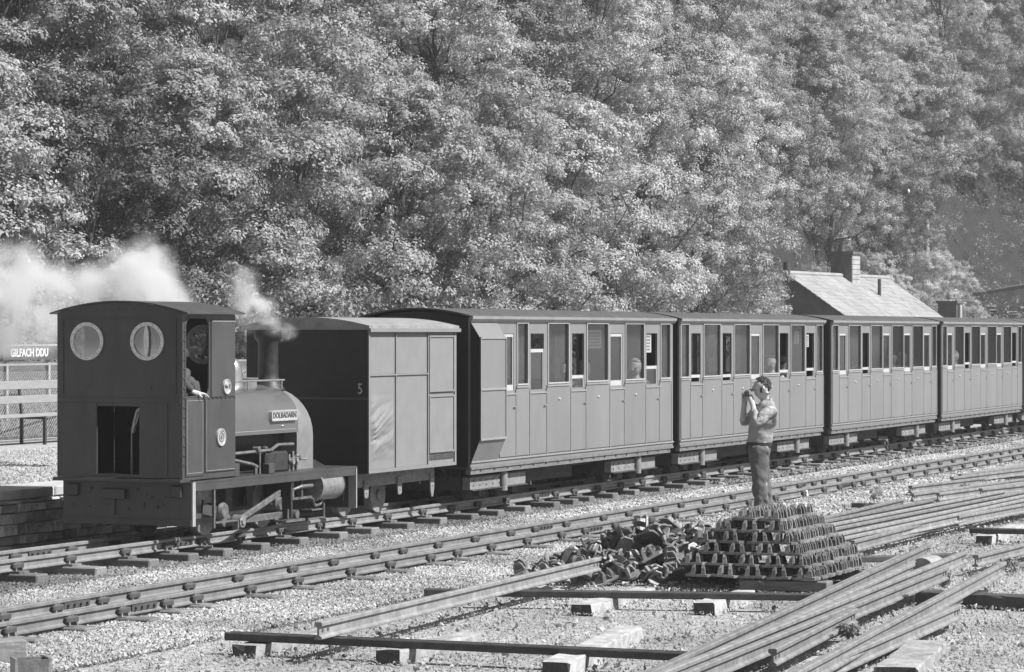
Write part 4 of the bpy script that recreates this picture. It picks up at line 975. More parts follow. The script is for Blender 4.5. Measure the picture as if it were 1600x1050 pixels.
# ------------------------------------------------------------------ yard: sleepers used as bearers, loose rails
def seg_to(a, b):
    d = b-a; return a, d.length, math.atan2(d.y, d.x)
def bearer(p0, p1, w, h, label, matn='blockw', lab_name='timber_bearer'):
    """p0,p1 ground points of the near-end centre and far-end centre"""
    a, ln, ang = seg_to(p0, p1); h *= .8
    g = MB(); n = 12; rings = []
    for i in range(n+1):
        x = ln*i/n; j = lambda s: random.uniform(-s, s)
        rings.append([(x+j(.012), -w/2*.92+j(.01), -.03), (x+j(.012), w/2*.92+j(.01), -.03), (x+j(.012), w/2*.92+j(.012), h*.8+j(.008)), (x+j(.01), w/2*.88+j(.008), h*.95+j(.005)), (x+j(.01), 0, h*.95+j(.008)), (x+j(.012), -w/2*.88+j(.008), h*.95+j(.005)), (x+j(.012), -w/2*.93+j(.01), h*.78+j(.01))])
    g.loft(rings); g.m[-2] = 1; g.m[-1] = 1; o = g.build(lab_name, [matn, 'bearer_end_shade'], loc=a, rz=ang); tag(o, label, 'sleeper', 'pale timber sleepers used as bearers'); return o  # end caps painted in the shade tone
bearer(G(382, 1022), G(525, 992), .20, .085, 'pale timber bearer under the left end of the long dark cross rail')
bearer(G(607, 1033), G(735, 1004), .2, .10, 'pale timber bearer under the lower cross rail, second from the left')
bearer(G(867, 1056), G(985, 996), .21, .12, 'pale timber bearer at the bottom edge under the lower cross rail, rightmost')
bearer(G(909, 957), G(1008, 930), .19, .09, 'pale timber bearer in front of the tumbled chair heap')
bearer(G(1100, 956), G(1165, 936), .19, .10, 'pale timber bearer below the corner between heap and stacked chairs')
bearer(G(1537, 849), G(1590, 830), .2, .11, 'squared pale timber bearer at the right edge under the middle rail pile')
bearer(G(880, 932), G(835, 921), .12, .06, 'small pale timber offcut left of the chair heap')
bearer(G(1400, 1060), G(1450, 1018), .3, .10, 'battered pale slab lying below the foreground rails at the bottom right')
def loose_rail(a, b, label, h=.115, matn='rust2', roll=0, group=None, s=1.):
    d = b-a; ln = d.length
    pr = railprof(h, s); g = MB(); g.prism([(u, w) for u, w in pr], 0, ln, axis=0)
    for x in (0, ln):                                     # end faces with bolt holes read dark
        pass
    for q in (.06, .16): g.cyl((q, -.012, h*.5), (q, .012, h*.5), .014, 8, mi=1); g.cyl((ln-q, -.012, h*.5), (ln-q, .012, h*.5), .014, 8, mi=1)
    me = g.mesh('loose_rail', [matn, 'railend'])
    o = link('loose_rail', me, None, a, None)
    q = d.to_track_quat('X', 'Z')
    o.rotation_mode = 'QUATERNION'; o.rotation_quaternion = q @ Matrix.Rotation(roll, 3, 'X').to_quaternion()
    return tag(o, label, 'rail', group)
# cross rails (lying on their sides, dark towards the camera)
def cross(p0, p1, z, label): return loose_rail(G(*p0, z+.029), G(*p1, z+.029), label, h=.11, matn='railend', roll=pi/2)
cross((362, 992), (1075, 1024), .075, 'long dark cross rail running along the bottom of the picture')
cross((666, 924), (1420, 934), .07, 'dark cross rail in front of the chair heap')
cross((1338, 789), (1470, 795), .05, 'short dark cross rail behind the middle rail pile')
cross((1325, 874), (1496, 868), .05, 'short dark cross rail ending between the two rail piles')
cross((1518, 828), (1680, 832), .09, 'dark cross rail at the right edge on a squared timber')
cross((1270, 812), (1330, 812), .05, 'dark cross rail stub behind the stacked chairs')
# single rail, left
zb = .135
loose_rail(G(497, 1000, zb-.0), G(935, 892, zb-.02), 'single long rail lying diagonally from the cross rail to the chair heap', .125)
# foreground bundle: (far end px, near point px), base height
fr = [((1402, 872), (985, 1068), .13, 'leftmost rail of the foreground bundle, lying on its side'), ((1452, 868), (1040, 1066), .12, 'second rail from the left of the foreground bundle'),
      ((1508, 880), (1075, 1062), .10, 'third rail of the foreground bundle, ending at a fishplate hole group'), ((1478, 906), (1120, 1058), .10, 'fourth rail of the foreground bundle with bright flat side'),
      ((1335, 975), (1207, 1042), .10, 'short rail end showing its cross section at the bottom of the foreground bundle'), ((1568, 898), (1262, 1068), .11, 'rail ending furthest right in the foreground bundle'),
      ((1482, 936), (1225, 1062), .08, 'rail crossing between the pale slab and the bundle'), ((1497, 968), (1290, 1062), .05, 'lowest rail of the foreground bundle above the pale slab'),
      ((1425, 900), (1150, 1030), .06, 'rail lying low between the second and third rails of the bundle')]
for i, (f0, n0, zb, lab) in enumerate(fr):
    a = G(*n0, zb-.02); b = G(*f0, zb); a = a if i == 4 else a+(a-b)*.35; loose_rail(a, b, lab, .12, roll=(pi/2 if i in (0, 6) else 0))
loose_rail(G(1524, 886, .06), G(1650, 853, .06), 'rail entering at the right edge above the thick dark beam')
bm_ = bearer(G(1440, 940), G(1700, 952), .3, .12, 'thick dark timber beam at the right edge under the foreground rails', 'railend'); bm_['group'] = ''; del bm_['group']
# middle pile
mid = [((1275, 827), (1411, 793), .10), ((1277, 832), (1456, 795), .10), ((1280, 839), (1568, 780), .10), ((1284, 846), (1690, 762), .10), ((1300, 853), (1690, 768), .10), ((1316, 858), (1690, 774), .1), ((1331, 863), (1491, 820), .07)]
nm = ['rearmost', 'second', 'third', 'fourth', 'fifth', 'sixth', 'front short']
for (a, b, zb), q in zip(mid, nm): loose_rail(G(*a, zb), G(*b, zb), q+' rail of the middle pile right of the stacked chairs', .12)
loose_rail(G(1495, 822, .07), G(1700, 782, .07), 'pale faced rail continuing the front of the middle pile to the right edge', .12, 'bogie')
up = [((1422, 771), (1537, 757), .05), ((1425, 784), (1690, 746), .05), ((1465, 783), (1690, 752), .05), ((1532, 776), (1690, 758), .08), ((1487, 757), (1690, 731), .04), ((1500, 752), (1690, 726), .04), ((1520, 748), (1690, 722), .04), ((1540, 744), (1690, 718), .04)]
nm = ['short front', 'long front', 'second long', 'raised right hand', 'first of the close packed', 'second of the close packed', 'third of the close packed', 'hindmost of the close packed']
for (a, b, zb), q in zip(up, nm): loose_rail(G(*a, zb), G(*b, zb), q+' rail of the upper right pile beside the near track', .11)
# half round stone / cask end
hp = G(1440, 900); g = MB(); g.prism([(.14*cos(t), .17*sin(t)) for t in np.linspace(0, pi, 13)], 0, .42, axis=0)
o = g.build('half_round_stone', ['blockw'], smooth=True, loc=hp, rz=radians(66)); tag(o, 'half round pale stone lying between rail ends of the foreground bundle', 'stone')
# bottom left corner objects
o = MB().box(-.14, .14, -.1, .1, 0, .16).build('timber_block', 'sleeper', loc=G(5, 1035), rz=.5, bevel=.01); tag(o, 'weathered timber block in the bottom left corner', 'timber block')
Bx = thing('iron_box', 'small open iron box beside the timber block in the bottom left corner', 'box', G(48, 1062), .35)
MB().box(-.1, .1, -.09, -.075, 0, .14).build('box_side', 'chair', Bx); MB().box(-.1, .1, .075, .09, 0, .14).build('box_side', 'chair', Bx); MB().box(-.12, -.101, -.09, .09, 0, .15).build('box_end', 'chair', Bx); MB().box(.101, .12, -.09, .09, 0, .15).build('box_end', 'chair', Bx); MB().box(-.1, .1, -.074, .074, 0, .03).build('box_floor', 'railend', Bx)
# litter
bm = bmesh.new(); bmesh.ops.create_icosphere(bm, subdivisions=2, radius=.07)
for v in bm.verts: v.co *= 1+.5*noise.noise(v.co*20)
me = bpy.data.meshes.new('crumpled_paper'); bm.to_mesh(me); bm.free(); me.materials.append(M['white']); tag(link('crumpled_paper', me, None, G(1257, 779)+Vector((0, 0, .05))), 'crumpled white paper lying against the near rail', 'litter')

# ------------------------------------------------------------------ rail chairs: neat stack and tumbled heap
SCH = chair_mesh('rail_chair', .13, .245, .105, .03)
dS, nS = NEAR.dirn(26.2); aS = math.atan2(nS.y, nS.x)
P = G(1279, 909, .10); P.z = .11
lay = ['bottom layer', 'second layer up', 'third layer up', 'fourth layer up', 'fifth layer up', 'top layer']
NX = [5, 5, 4, 4, 3, 2]; NY = [12, 12, 11, 10, 9, 8]
for k in range(6):
    base = P-nS*(.085*k)+dS*(.06*k); base.z = .11+.098*k
    for i in range(NX[k]):
        for j in range(NY[k]):
            if not (i == 0 or j <= 1 or i == NX[k]-1 or k == 5): continue
            q = base-nS*(.1225+.25*i+random.uniform(-.02, .02))+dS*(.065+.143*j+random.uniform(-.01, .01)); q.z = base.z
            c = link('rail_chair', SCH, None, q, (random.uniform(-.05, .05), random.uniform(-.05, .05), aS+random.uniform(-.14, .14)))
            od = ('first', 'second', 'third', 'fourth', 'fifth', 'sixth', 'seventh', 'eighth', 'ninth', 'tenth', 'eleventh', 'twelfth')
            if i == 0: lb = 'stacked rail chair in the %s, %s from the front along the lit side' % (lay[k], od[j])
            elif j == 0: lb = 'stacked rail chair in the %s, %s from the right along the dark front' % (lay[k], od[i])
            elif k == 5: lb = 'stacked rail chair in the top layer, %s from the front in its left row' % od[j]
            else: lb = 'stacked rail chair in the %s, %s from front, %s from right' % (lay[k], od[j], od[i])
            tag(c, lb, 'rail chair', 'rail chairs in the neat stack')
# bearers under the stack
for t, lab in ((.15, 'front'), (1.5, 'rear')):
    q = P+dS*t; o = MB().box(-.75 if lab == 'front' else -1.3, .06, -.1, .1, 0, .095).build('timber_bearer', 'sleeper', loc=(q.x, q.y, 0), rz=aS, bevel=.008); tag(o, 'dark timber bearer under the %s of the stacked chairs' % lab, 'sleeper')
cen = G(1040, 902); cen.z = 0
inner = []
for i in range(235):
    while True:
        u, w = random.uniform(-1, 1), random.uniform(-1, 1)
        if u*u+w*w < 1: break
    rr = sqrt(u*u+w*w); hh = .46*(1-rr**1.8)
    z = random.uniform(.25, 1)**.6*hh+.03
    q = cen+Vector((u*1.0+(.0 if u > 0 else u*.25), w*.72+u*.22+.12, z))
    if i % 4 == 0:                     # buried ones: joined below as one mass
        inner.append((Vector((q.x, q.y, q.z*.7)), random.uniform(0, 6.28), random.uniform(-1, 1))); continue
    c = link('rail_chair', SCH, None, q, (random.uniform(-1.2, 1.2)*(1-.2*rr), random.uniform(-1.2, 1.2), random.uniform(0, 6.28))); sc_ = random.uniform(.85, 1.03); c.scale = (sc_,)*3
    tag(c, 'rusty cast iron rail chair tumbled in the loose heap left of the neat stack', 'rail chair', 'rail chairs in the tumbled heap')
g = MB()
for q, a_, b_ in inner:
    g.M = Matrix.Translation(q) @ Matrix.Rotation(a_, 4, 'Z') @ Matrix.Rotation(b_, 4, 'X')
    g.add([v.co.copy() for v in SCH.vertices], [tuple(p.vertices) for p in SCH.polygons])
g.M = None; g.build('buried_rail_chairs', 'chair', None, kind='stuff', label='buried inner mass of the tumbled rail chair heap', category='rail chairs')
for (px, py, lab) in ((815, 892, 'single rail chair lying left of the heap beside the diagonal rail'), (868, 893, 'rail chair standing on edge at the left end of the heap'), (1360, 800, 'lone rail chair lying behind the middle rail pile'), (1475, 905, 'broken rail chair between the rail ends of the foreground bundle'), (1510, 765, 'rail chair lying on the upper right rail pile')):
    c = link('rail_chair', SCH, None, G(px, py, .06), (random.uniform(.4, 1.2), .3, random.uniform(0, 6))); tag(c, lab, 'rail chair')

# ------------------------------------------------------------------ leaves and trees
def leafcloud(cent, rad, nl, size, out_bias=None, tone=(.8, 1.18), rng=RNG):
    """cent (N,3) clump centres, rad (N,), nl leaves each -> verts, tone"""
    N_ = len(cent); tot = N_*nl
    d = rng.normal(size=(tot, 3)); d /= np.linalg.norm(d, axis=1)[:, None]
    r = rng.random(tot)**.45
    c = np.repeat(cent, nl, 0)+d*(r*np.repeat(rad, nl))[:, None]*np.array([1, 1, .75])
    nrm = d*.7+rng.normal(size=(tot, 3))*.38+np.array([.12, -.12, .4])
    if out_bias is not None: nrm += np.repeat(out_bias, nl, 0)*1.1
    nrm /= np.linalg.norm(nrm, axis=1)[:, None]
    t1 = np.cross(nrm, rng.normal(size=(tot, 3))); t1 /= np.linalg.norm(t1, axis=1)[:, None]; t2 = np.cross(nrm, t1)
    s = size*(.6+.8*rng.random(tot))[:, None]
    v = np.stack([c-t1*s*.55, c+t2*s*.32-t1*s*.05+nrm*s*.06, c+t1*s*.6, c-t2*s*.32-t1*s*.05+nrm*s*.06], 1).reshape(-1, 3)
    tn = rng.uniform(tone[0], tone[1], tot)*np.repeat(rng.uniform(.85, 1.15, N_), nl)
    return v, tn
def leafmesh(name, v, tn, matn):
    n = len(tn); me = bpy.data.meshes.new(name); me.vertices.add(n*4); me.vertices.foreach_set('co', v.astype(np.float32).ravel())
    me.loops.add(n*4); me.loops.foreach_set('vertex_index', np.arange(n*4, dtype=np.int32)); me.polygons.add(n); me.polygons.foreach_set('loop_start', np.arange(0, n*4, 4, dtype=np.int32))
    try: me.polygons.foreach_set('loop_total', np.full(n, 4, dtype=np.int32))
    except Exception: pass
    a = me.attributes.new('tone', 'FLOAT', 'FACE'); a.data.foreach_set('value', tn.astype(np.float32))
    me.update(); me.validate(); me.materials.append(M[matn]); return me
def make_tree(seed, hgt, width, matn, leaf=.12, lobes=24, cl=34, nl=26, bark='bark', low=.12, dens=1.):
    rng = np.random.default_rng(seed); rnd = random.Random(seed)
    br = MB(); hw = width/2
    tp = [Vector((0, 0, -.4))]; lean = Vector((rnd.uniform(-.12, .12), rnd.uniform(-.12, .05), 1))
    for i in range(1, 7): tp.append(Vector((lean.x*i*hgt*.12+rnd.uniform(-.1, .1), lean.y*i*hgt*.12+rnd.uniform(-.1, .1), hgt*.125*i)))
    br.tube(tp, [.14*hgt/8*(1-.12*i) for i in range(7)], 8)
    C_, R_, B_ = [], [], []
    for k in range(lobes):
        zf = low+(1-low)*((k+.5)/lobes)**.9; z = hgt*zf*.93
        prof = sin(pi*min(1, (zf*.82+.2)))**.6
        an = k*2.399+rnd.uniform(-.5, .5); rr = hw*prof*rnd.uniform(.45, .98) if k < lobes-2 else hw*.15
        c = Vector((cos(an)*rr, sin(an)*rr, z)); lr = rnd.uniform(.15, .27)*width*(1-.2*zf)
        root = tp[min(6, max(1, int(zf*5)))]
        midp = root.lerp(c, .5)+Vector((rnd.uniform(-.5, .5), rnd.uniform(-.5, .5), rnd.uniform(-.6, .1)))
        m0 = root.lerp(midp, .5)+Vector((rnd.uniform(-.2, .2), rnd.uniform(-.2, .2), rnd.uniform(-.15, .15)))
        br.tube([root, m0, midp, c], [.042*hgt/8, .034*hgt/8, .02*hgt/8, .008], 6)
        n = int(cl*dens*rnd.uniform(.7, 1.2)); d = rng.normal(size=(n, 3)); d /= np.linalg.norm(d, axis=1)[:, None]
        d[:, 2] = np.where(d[:, 2] < -.3, -d[:, 2]*.5, d[:, 2])
        q = np.array(c)+d*lr*(.6+.4*rng.random(n)**.5)[:, None]*np.array([1.08, 1.08, .62])
        C_.append(q); R_.append(rng.uniform(.15, .3, n)*width/6); B_.append(d)
        for t in range(4):
            j = rnd.randrange(n); e = Vector(q[j]); br.tube([midp.lerp(c, rnd.uniform(.3, 1)), (c+e)/2+Vector((0, 0, rnd.uniform(-.1, .1))), e], [.012, .008, .004], 4)
    v, tn = leafcloud(np.concatenate(C_), np.concatenate(R_), nl, leaf, np.concatenate(B_), rng=rng)
    return br.mesh('trunk', bark, smooth=True), leafmesh('crown', v, tn, matn)
TREES = {
 'oak1': make_tree(1, 8.6, 6.6, 'leaf', .078, 30, 56, 54), 'oak2': make_tree(2, 8.0, 6.0, 'leaf', .07, 28, 56, 52), 'oak3': make_tree(3, 9.0, 6.2, 'leafpale', .072, 28, 54, 52),
 'dark': make_tree(4, 8.2, 6.0, 'leafdark', .078, 28, 54, 50), 'pale': make_tree(5, 7.6, 5.2, 'leafpale', .06, 26, 54, 52, 'barkpale'), 'loose': make_tree(6, 8.0, 5.6, 'leaf', .078, 20, 48, 46, 'bark', .25)}
words = {'oak1': ('broad oak', 'broad oak'), 'oak2': ('rounded oak', 'oak'), 'oak3': ('light toned oak', 'oak'), 'dark': ('dark tree', 'tree'), 'pale': ('pale tree', 'birch'), 'loose': ('open branched tree', 'tree')}
def tree(kind, px, t, where, sc=1., rot=None):
    p = hillpt(px, t); p.z -= .1; r = random.uniform(0, 6.28) if rot is None else rot
    T = thing('broadleaf_tree', words[kind][0]+', '+where, 'tree', p, r); s_ = sc*random.uniform(.93, 1.07); T.scale = (s_, s_, s_*random.uniform(.92, 1.08))
    tr_, cr_ = TREES[kind]; link('trunk', tr_, T); link('crown', cr_, T)
    return T
cols = [(-60, 'above the station nameboard'), (110, 'above the left round cab window'), (290, 'above the right side of the cab'), (470, 'above the van numbered 5'), (640, 'above the leading coach lookout'),
        (770, 'above the first doors of the leading coach'), (880, 'above the middle of the leading coach'), (985, 'above the far end of the leading coach'), (1085, 'above the near end of the second coach'), (1160, 'just left of the cottage'),
        (1275, 'behind the left end of the cottage ridge'), (1365, 'behind the cottage chimney'), (1450, 'around the telegraph pole'), (1540, 'above the stone building'), (1640, 'cut by the right edge')]
rows = [('front row', 2.5, 0), ('second row', 9, 40), ('third row', 16, -30), ('fourth row', 24, 20), ('fifth and highest row', 33, -20)]
kinds = ['oak1', 'oak2', 'oak3', 'dark', 'oak1', 'oak2', 'oak3', 'oak2', 'loose', 'pale', 'oak1', 'oak3']
kk = 0
for ri, (rw, t, dx) in enumerate(rows):
    for ci, (px, where) in enumerate(cols):
        Yf = yfront(px)
        need = 2.3+.1114*(Yf+t)              # top of frame at that distance
        if ri >= 2 and hillz(t-8)+7.5 > need+3: continue
        if ri >= 1 and px < 100 and ri > 2: continue
        k = kinds[(ci*5+ri*3+kk) % len(kinds)]; kk += 1
        if px < 400 and k in ('oak3', 'pale', 'oak2'): k = random.choice(('oak1', 'dark', 'loose'))
        if px > 1000 and k == 'dark': k = 'oak3'
        if ri == 1 and px == 1450: continue
        sc = .95 if ri else .92
        if ri == 0:
            if px == 1160: px = 1110; sc = .75
            if 1190 <= px <= 1700: sc = .62 if px != 1450 else .85; k = 'pale'
            if px > 1460: continue
        if px > 1500 and ri < 2: continue
        if px > 1500: k = 'dark' if ri > 2 else 'oak3'
        tree(k, px+dx*(.6 if ri else 1), t+random.uniform(-1, 1), rw+', '+where, sc)
for px, t, sc, where in ((1395, .5, .5, 'right of the cottage chimney, front of the wood'), (1490, 4, .6, 'right of the telegraph pole, low front of the wood'), (1525, 2, .45, 'over the left end of the stone building')):
    tree('pale', px, t, where, sc)
for ri, t in ((0, 2.5), (1, 9), (2, 16)):
    for px in (-230, -400, -570): tree('oak2' if (px+ri) % 2 else 'oak1', px, t, ('front row', 'second row', 'third row')[ri]+', outside the left edge, %s' % {-230: 'nearest to the picture', -400: 'middle one', -570: 'farthest out'}[px])
# undergrowth: one uncountable mass along the foot of the wood and under the trees
n = 8000; pxs = RNG.uniform(-700, 1900, n); ts = RNG.random(n)**1.6*40-1.2
cc = np.array([tuple(hillpt(a, b)) for a, b in zip(pxs, ts)]); hb = np.where(ts < 4, RNG.random(n)**1.2*3.2, RNG.random(n)*1.4); cc[:, 2] += hb+.1
v, tn = leafcloud(cc, RNG.uniform(.25, .55, n), 34, .085)
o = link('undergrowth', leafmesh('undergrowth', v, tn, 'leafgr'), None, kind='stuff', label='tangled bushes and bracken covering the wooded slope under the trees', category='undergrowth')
# weeds in the yard
def weed(px, py, z, label, r=.12, h=.12):
    rng = np.random.default_rng(int(px)); n = 26; c = np.array(G(px, py, 0))[None, :]+rng.normal(size=(n, 3))*np.array([r*.45, r*.45, 0]); c[:, 2] = z+rng.random(n)*h
    v, tn = leafcloud(c, np.full(n, .03), 10, .035, rng=rng); tag(link('weed', leafmesh('weed', v, tn, 'weed'), None), label, 'weed')
weed(1196, 922, .02, 'small weed tuft growing at the front foot of the stacked chairs'); weed(1165, 905, .02, 'weed between heap and stacked chairs', .08); weed(1432, 872, .0, 'weed tuft beside the middle rail pile', .12); weed(1325, 1018, .1, 'weed growing through the foreground rails', .1, .1); weed(1400, 1008, .0, 'grass tuft above the pale slab at the bottom right', .14); weed(1580, 893, 0, 'weed by the thick dark beam at the right edge', .12); weed(1372, 782, 0, 'weed at the short cross rail behind the middle pile', .12, .15)

# ------------------------------------------------------------------ cottage
cp = Vector(((1227-800)/F*110, 110, 0)); cang = math.atan2(.9, .435)
CT = thing('cottage', 'low stone cottage with pale slate roof and chimney behind the third coach', 'cottage', cp, cang)
zr = HC+(H0-427)*110/F; rl = 11.8; hw = 3.3; dz = .68
g = MB(True); g.prism([(-hw+.3, -.1), (hw-.3, -.1), (hw-.3, zr-dz*(hw-.3)-.02), (0, zr-.06), (-hw+.3, zr-dz*(hw-.3)-.02)], .12, rl-.12); g.build('wall', 'cwall', CT)
ncs = 17; cwid = sqrt(1+dz*dz)*hw/ncs
for side in (1, -1):
    for k in range(ncs):
        v0 = side*hw*k/ncs; v1 = side*(hw*(k+1)/ncs+.04); z0 = zr-dz*abs(v0)+.0; z1 = zr-dz*abs(v1)+.025
        if side > 0:
            x = 0.
            while x < rl-.02:                       # slates in groups wide enough to tell apart
                w = min(random.choice((.7, .9, 1.1)), rl-x); j = random.uniform(-.006, .01)
                g = MB(True); g.add([(x+.01, v0, z0+j), (x+w-.01, v0, z0+j), (x+w-.01, v1, z1+j), (x+.01, v1, z1+j), (x+.01, v0, z0-.02), (x+w-.01, v0, z0-.02), (x+w-.01, v1, z1-.03), (x+.01, v1, z1-.03)], [(0, 1, 2, 3), (7, 6, 5, 4), (0, 4, 5, 1), (1, 5, 6, 2), (2, 6, 7, 3), (3, 7, 4, 0)])
                g.build('slate', 'roof', CT); x += w
        else:
            g = MB(True); g.add([(0, v0, z0), (rl, v0, z0), (rl, v1, z1), (0, v1, z1), (0, v0, z0-.02), (rl, v0, z0-.02), (rl, v1, z1-.03), (0, v1, z1-.03)], [(0, 1, 2, 3), (7, 6, 5, 4), (0, 4, 5, 1), (1, 5, 6, 2), (2, 6, 7, 3), (3, 7, 4, 0)]); g.build('slate_course', 'roof', CT)
g = MB(True); g.tube([(-.05, 0, zr+.02), (rl+.05, 0, zr+.02)], .09, 8); g.build('ridge_tile', 'roof', CT, smooth=True)
g = MB(True); g.box(-.06, -.005, -hw, 0, 0, .01); 
g = MB(True); g.box(6.2, 7.15, -.45, .42, zr-.5, zr+.84); ck = g.build('chimney', 'chimd', CT, bevel=.02)
g = MB(True); g.box(6.12, 7.23, -.53, .5, zr+.842, zr+.96); g.build('chimney_cap', 'chimd', ck)
for k in range(6):
    g = MB(True); g.box(6.22, 7.13, .421, .44, zr-.3+.19*k, zr-.3+.19*k+.17); g.build('pale_or_lit_stone', 'chim', ck)  # sunlit side of the stack painted paler than the rest
g = MB(True); g.lathe([(.13, 0), (.11, .25), (.13, .3)], (6.9, -.25, zr+.96), 12); g.build('chimney_pot', 'chimd', ck, smooth=True)
g = MB(True); g.cyl((.15, 0, zr-.1), (.15, 0, zr+.42), .13, 12); g.build('stove_pipe', 'iron', CT, smooth=True)
g = MB(True); g.cyl((7.5, 1.1, zr-.9), (7.5, 1.1, zr-.1), .07, 10); g.build('vent_pipe', 'iron', CT, smooth=True)
sh = thing('stone_outhouse', 'small flat topped stone outhouse just right of the cottage roof', 'outhouse', on_ray(1478, 124, 0), cang)
MB(True).box(0, .9, -.35, .45, 0, HC+(H0-474)*124/F).build('wall', 'cwall', sh); MB(True).box(-.06, .96, -.41, .51, HC+(H0-474)*124/F+.002, HC+(H0-470)*124/F).build('roof_slab', 'chimd', sh)
MB(True).box(.2, .45, .46, .56, 0, HC+(H0-476)*124/F).build('corner_stone', 'chim', sh)
# stone building at the far right
Y = 150; b0 = on_ray(1500, Y, 0)
SB = thing('stone_building', 'dark slate built workshop wall with shallow gable at the right edge', 'building', b0, 0)
x1 = 9.; zl = HC+(H0-463)*Y/F; zh = HC+(H0-436)*Y/F
g = MB(); g.prism([(0, 0), (x1, 0), (x1, zh+.4), (5.2, zh), (0, zl)], 0, 8, axis=1); wl = g.build('wall', 'cwall', SB)
for q in range(26):
    u = random.uniform(.2, 6); z = random.uniform(2.6, 3.6); g = MB(); w = random.uniform(.3, .6); g.box(u, u+w, -.03, -.001, z, z+.12); g.build('stone', 'stone' if q % 3 else 'chim', SB)
for k, (u, z) in enumerate(((.5, 3.05), (1.0, 3.05), (.5, 2.85), (1.0, 2.85))):
    MB().box(u, u+.45, -.04, -.002, z, z+.12).build('pale_or_lit_stone', 'chim', SB)
MB().prism([(-.1, zl-.01), (5.2, zh+.005), (5.2, zh+.05), (-.1, zl+.04)], -.04, 8.1, axis=1).build('roof_edge', 'cwall', SB)
# quarry face behind, on the right
g = MB(); vs = []; nx, nz = 24, 14
for i in range(nx+1):
    for j in range(nz+1):
        px = 1500+i*40; Y = 205+j*5+8*noise.noise(Vector((i*.3, j*.3, 0))); z = -1+j*4.2
        vs.append(((px-800)/F*Y, Y, z))
g.add(vs, [(i*(nz+1)+j, (i+1)*(nz+1)+j, (i+1)*(nz+1)+j+1, i*(nz+1)+j+1) for i in range(nx) for j in range(nz)]); g.build('quarry_face', 'quarry', smooth=True, kind='structure')
# telegraph pole
tp = on_ray(1448, 150, 0); sc = 150/F
TP = thing('telegraph_pole', 'wooden telegraph pole with two crossarms and white insulators among the trees', 'telegraph pole', tp)
zz = lambda py: HC+(H0-py)*sc
MB().tube([(0, 0, 0), (0, 0, zz(288))], [.17, .12], 12).build('pole', 'post', TP, smooth=True)
for py, w, n_ in ((304, 1.0, 4), (331, .42, 2)):
    ca = MB().box(-w, w, -.17, -.1, zz(py)-.06, zz(py)+.06).build('crossarm', 'bark', TP)
    for i in range(n_):
        x = -w+.06+(2*w-.12)*i/(n_-1); g = MB(); g.lathe([(.03, 0), (.07, .05), (.075, .12), (.04, .2), (.001, .22)], (x, -.135, zz(py)+.06), 10); g.build('insulator', 'white', ca, smooth=True)
g = MB()
for py, x in ((404, .9), (417, .4), (378, -.4)):
    g.tube([(x, -.13, zz(304)+.2), (x+6, -2, zz(py)-.1), (x+22, -6, zz(py)+1.2)], .012, 4)
g.build('wire', 'wire', TP)

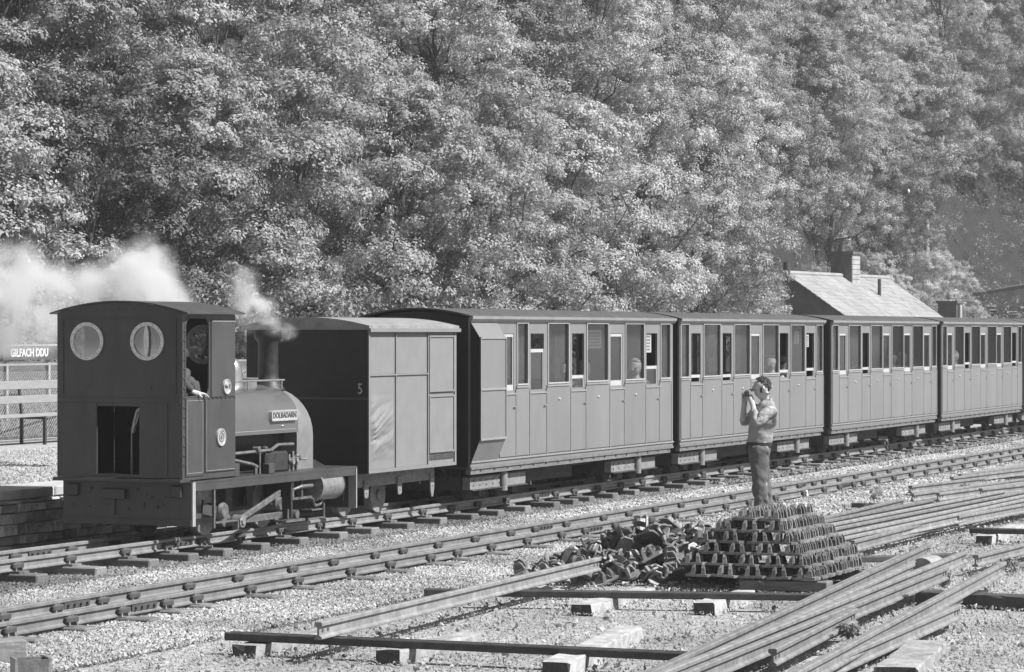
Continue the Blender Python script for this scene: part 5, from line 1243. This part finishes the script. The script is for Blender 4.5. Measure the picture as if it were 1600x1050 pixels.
# ------------------------------------------------------------------ steam (real volume)
def steam(name, blobs, lab, pad=.25, dens=9., nscale=2.2, seed=0., thr=.42):
    pts = [Vector(b[0]) for b in blobs]; R_ = [Vector(b[1]) for b in blobs]
    lo = Vector([min(p[i]-r[i] for p, r in zip(pts, R_))-pad for i in range(3)]); hi = Vector([max(p[i]+r[i] for p, r in zip(pts, R_))+pad for i in range(3)])
    c = (lo+hi)/2; g = MB(); g.box(lo.x-c.x, hi.x-c.x, lo.y-c.y, hi.y-c.y, lo.z-c.z, hi.z-c.z)
    m = bpy.data.materials.new(name); m.use_nodes = True; t = m.node_tree; t.nodes.clear(); N = t.nodes.new; L_ = t.links.new
    out = N('ShaderNodeOutputMaterial'); pv = N('ShaderNodeVolumePrincipled'); pv.inputs['Color'].default_value = (.86, .86, .86, 1); pv.inputs['Anisotropy'].default_value = .1
    tc = N('ShaderNodeTexCoord'); acc = None
    nw = N('ShaderNodeTexNoise'); nw.inputs['Scale'].default_value = nscale*.8; nw.inputs['Detail'].default_value = 3; L_(tc.outputs['Object'], nw.inputs['Vector'])
    sb_ = N('ShaderNodeVectorMath'); sb_.operation = 'SUBTRACT'; L_(nw.outputs['Color'], sb_.inputs[0]); sb_.inputs[1].default_value = (.5, .5, .5)
    scv = N('ShaderNodeVectorMath'); scv.operation = 'SCALE'; scv.inputs['Scale'].default_value = .5; L_(sb_.outputs[0], scv.inputs[0])
    wp = N('ShaderNodeVectorMath'); wp.operation = 'ADD'; L_(tc.outputs['Object'], wp.inputs[0]); L_(scv.outputs[0], wp.inputs[1])
    for b in blobs:
        p, r, dn = Vector(b[0])-c, b[1], b[2]
        s1 = N('ShaderNodeVectorMath'); s1.operation = 'SUBTRACT'; L_(wp.outputs[0], s1.inputs[0]); s1.inputs[1].default_value = p
        s2 = N('ShaderNodeVectorMath'); s2.operation = 'DIVIDE'; L_(s1.outputs[0], s2.inputs[0]); s2.inputs[1].default_value = r
        ln = N('ShaderNodeVectorMath'); ln.operation = 'LENGTH'; L_(s2.outputs[0], ln.inputs[0])
        mr = N('ShaderNodeMapRange'); mr.interpolation_type = 'SMOOTHSTEP'; mr.inputs['From Min'].default_value = .25; mr.inputs['From Max'].default_value = 1.; mr.inputs['To Min'].default_value = dn; mr.inputs['To Max'].default_value = 0; L_(ln.outputs['Value'], mr.inputs[0])
        if acc is None: acc = mr.outputs[0]
        else: ad = N('ShaderNodeMath'); ad.operation = 'ADD'; L_(acc, ad.inputs[0]); L_(mr.outputs[0], ad.inputs[1]); acc = ad.outputs[0]
    n2 = N('ShaderNodeTexNoise'); n2.inputs['Scale'].default_value = nscale; n2.inputs['Detail'].default_value = 5; n2.inputs['Roughness'].default_value = .6; L_(wp.outputs[0], n2.inputs['Vector'])
    r2 = N('ShaderNodeMapRange'); r2.inputs['From Min'].default_value = thr; r2.inputs['From Max'].default_value = thr+.22; r2.inputs['To Max'].default_value = dens; L_(n2.outputs[0], r2.inputs[0])
    mu = N('ShaderNodeMath'); mu.operation = 'MULTIPLY'; L_(acc, mu.inputs[0]); L_(r2.outputs[0], mu.inputs[1]); L_(mu.outputs[0], pv.inputs['Density']); L_(pv.outputs[0], out.inputs['Volume'])
    try: m.cycles.volume_step_rate = 1.0
    except Exception: pass
    M[name] = m; o = g.build(name, m, None, loc=c, kind='stuff', label=lab, category='steam'); return o
def sp_(px, py, Y): return on_ray(px, Y, HC+(H0-py)*Y/F)
steam('steam_cloud', [(sp_(225, 425, 35.5), (.62, .6, .52), 1.3), (sp_(255, 465, 35), (.5, .5, .32), 1.4), (sp_(165, 455, 36), (.55, .6, .4), .7), (sp_(90, 465, 37), (.75, .7, .6), .6), (sp_(10, 450, 37.5), (.8, .7, .75), 1.0), (sp_(20, 510, 37.5), (.9, .7, .5), 1.), (sp_(-80, 470, 38), (.8, .8, .8), .8)], 'white steam drifting behind the locomotive cab to the left edge', dens=10., nscale=1.9, thr=.45)
steam('chimney_steam', [(sp_(428, 512, 32.2), (.26, .26, .14), 2.), (sp_(402, 490, 33.2), (.28, .3, .28), 1.2), (sp_(385, 455, 33.6), (.3, .3, .35), .6), (sp_(388, 535, 33.7), (.3, .3, .35), .5), (sp_(375, 500, 33.6), (.3, .3, .45), .5)], 'steam wisps around the locomotive chimney', dens=9., nscale=2.6, thr=.45)
steam('leaking_steam', [(sp_(240, 822, 30.4), (.45, .3, .09), .6)], 'thin steam leaking under the rear buffer plate of the locomotive', dens=2.5, nscale=4, pad=.05)
# ------------------------------------------------------------------ haze
g = MB(); g.box(-180, 240, -20, 330, -1.2, 95)
m = bpy.data.materials.new('haze'); m.use_nodes = True; t = m.node_tree; t.nodes.clear(); out = t.nodes.new('ShaderNodeOutputMaterial'); pv = t.nodes.new('ShaderNodeVolumePrincipled')
pv.inputs['Color'].default_value = (.95, .95, .95, 1); pv.inputs['Density'].default_value = .0005; pv.inputs['Anisotropy'].default_value = .2; t.links.new(pv.outputs[0], out.inputs['Volume'])
g.build('haze', m, None, kind='stuff', label='thin morning haze over the whole valley', category='haze')
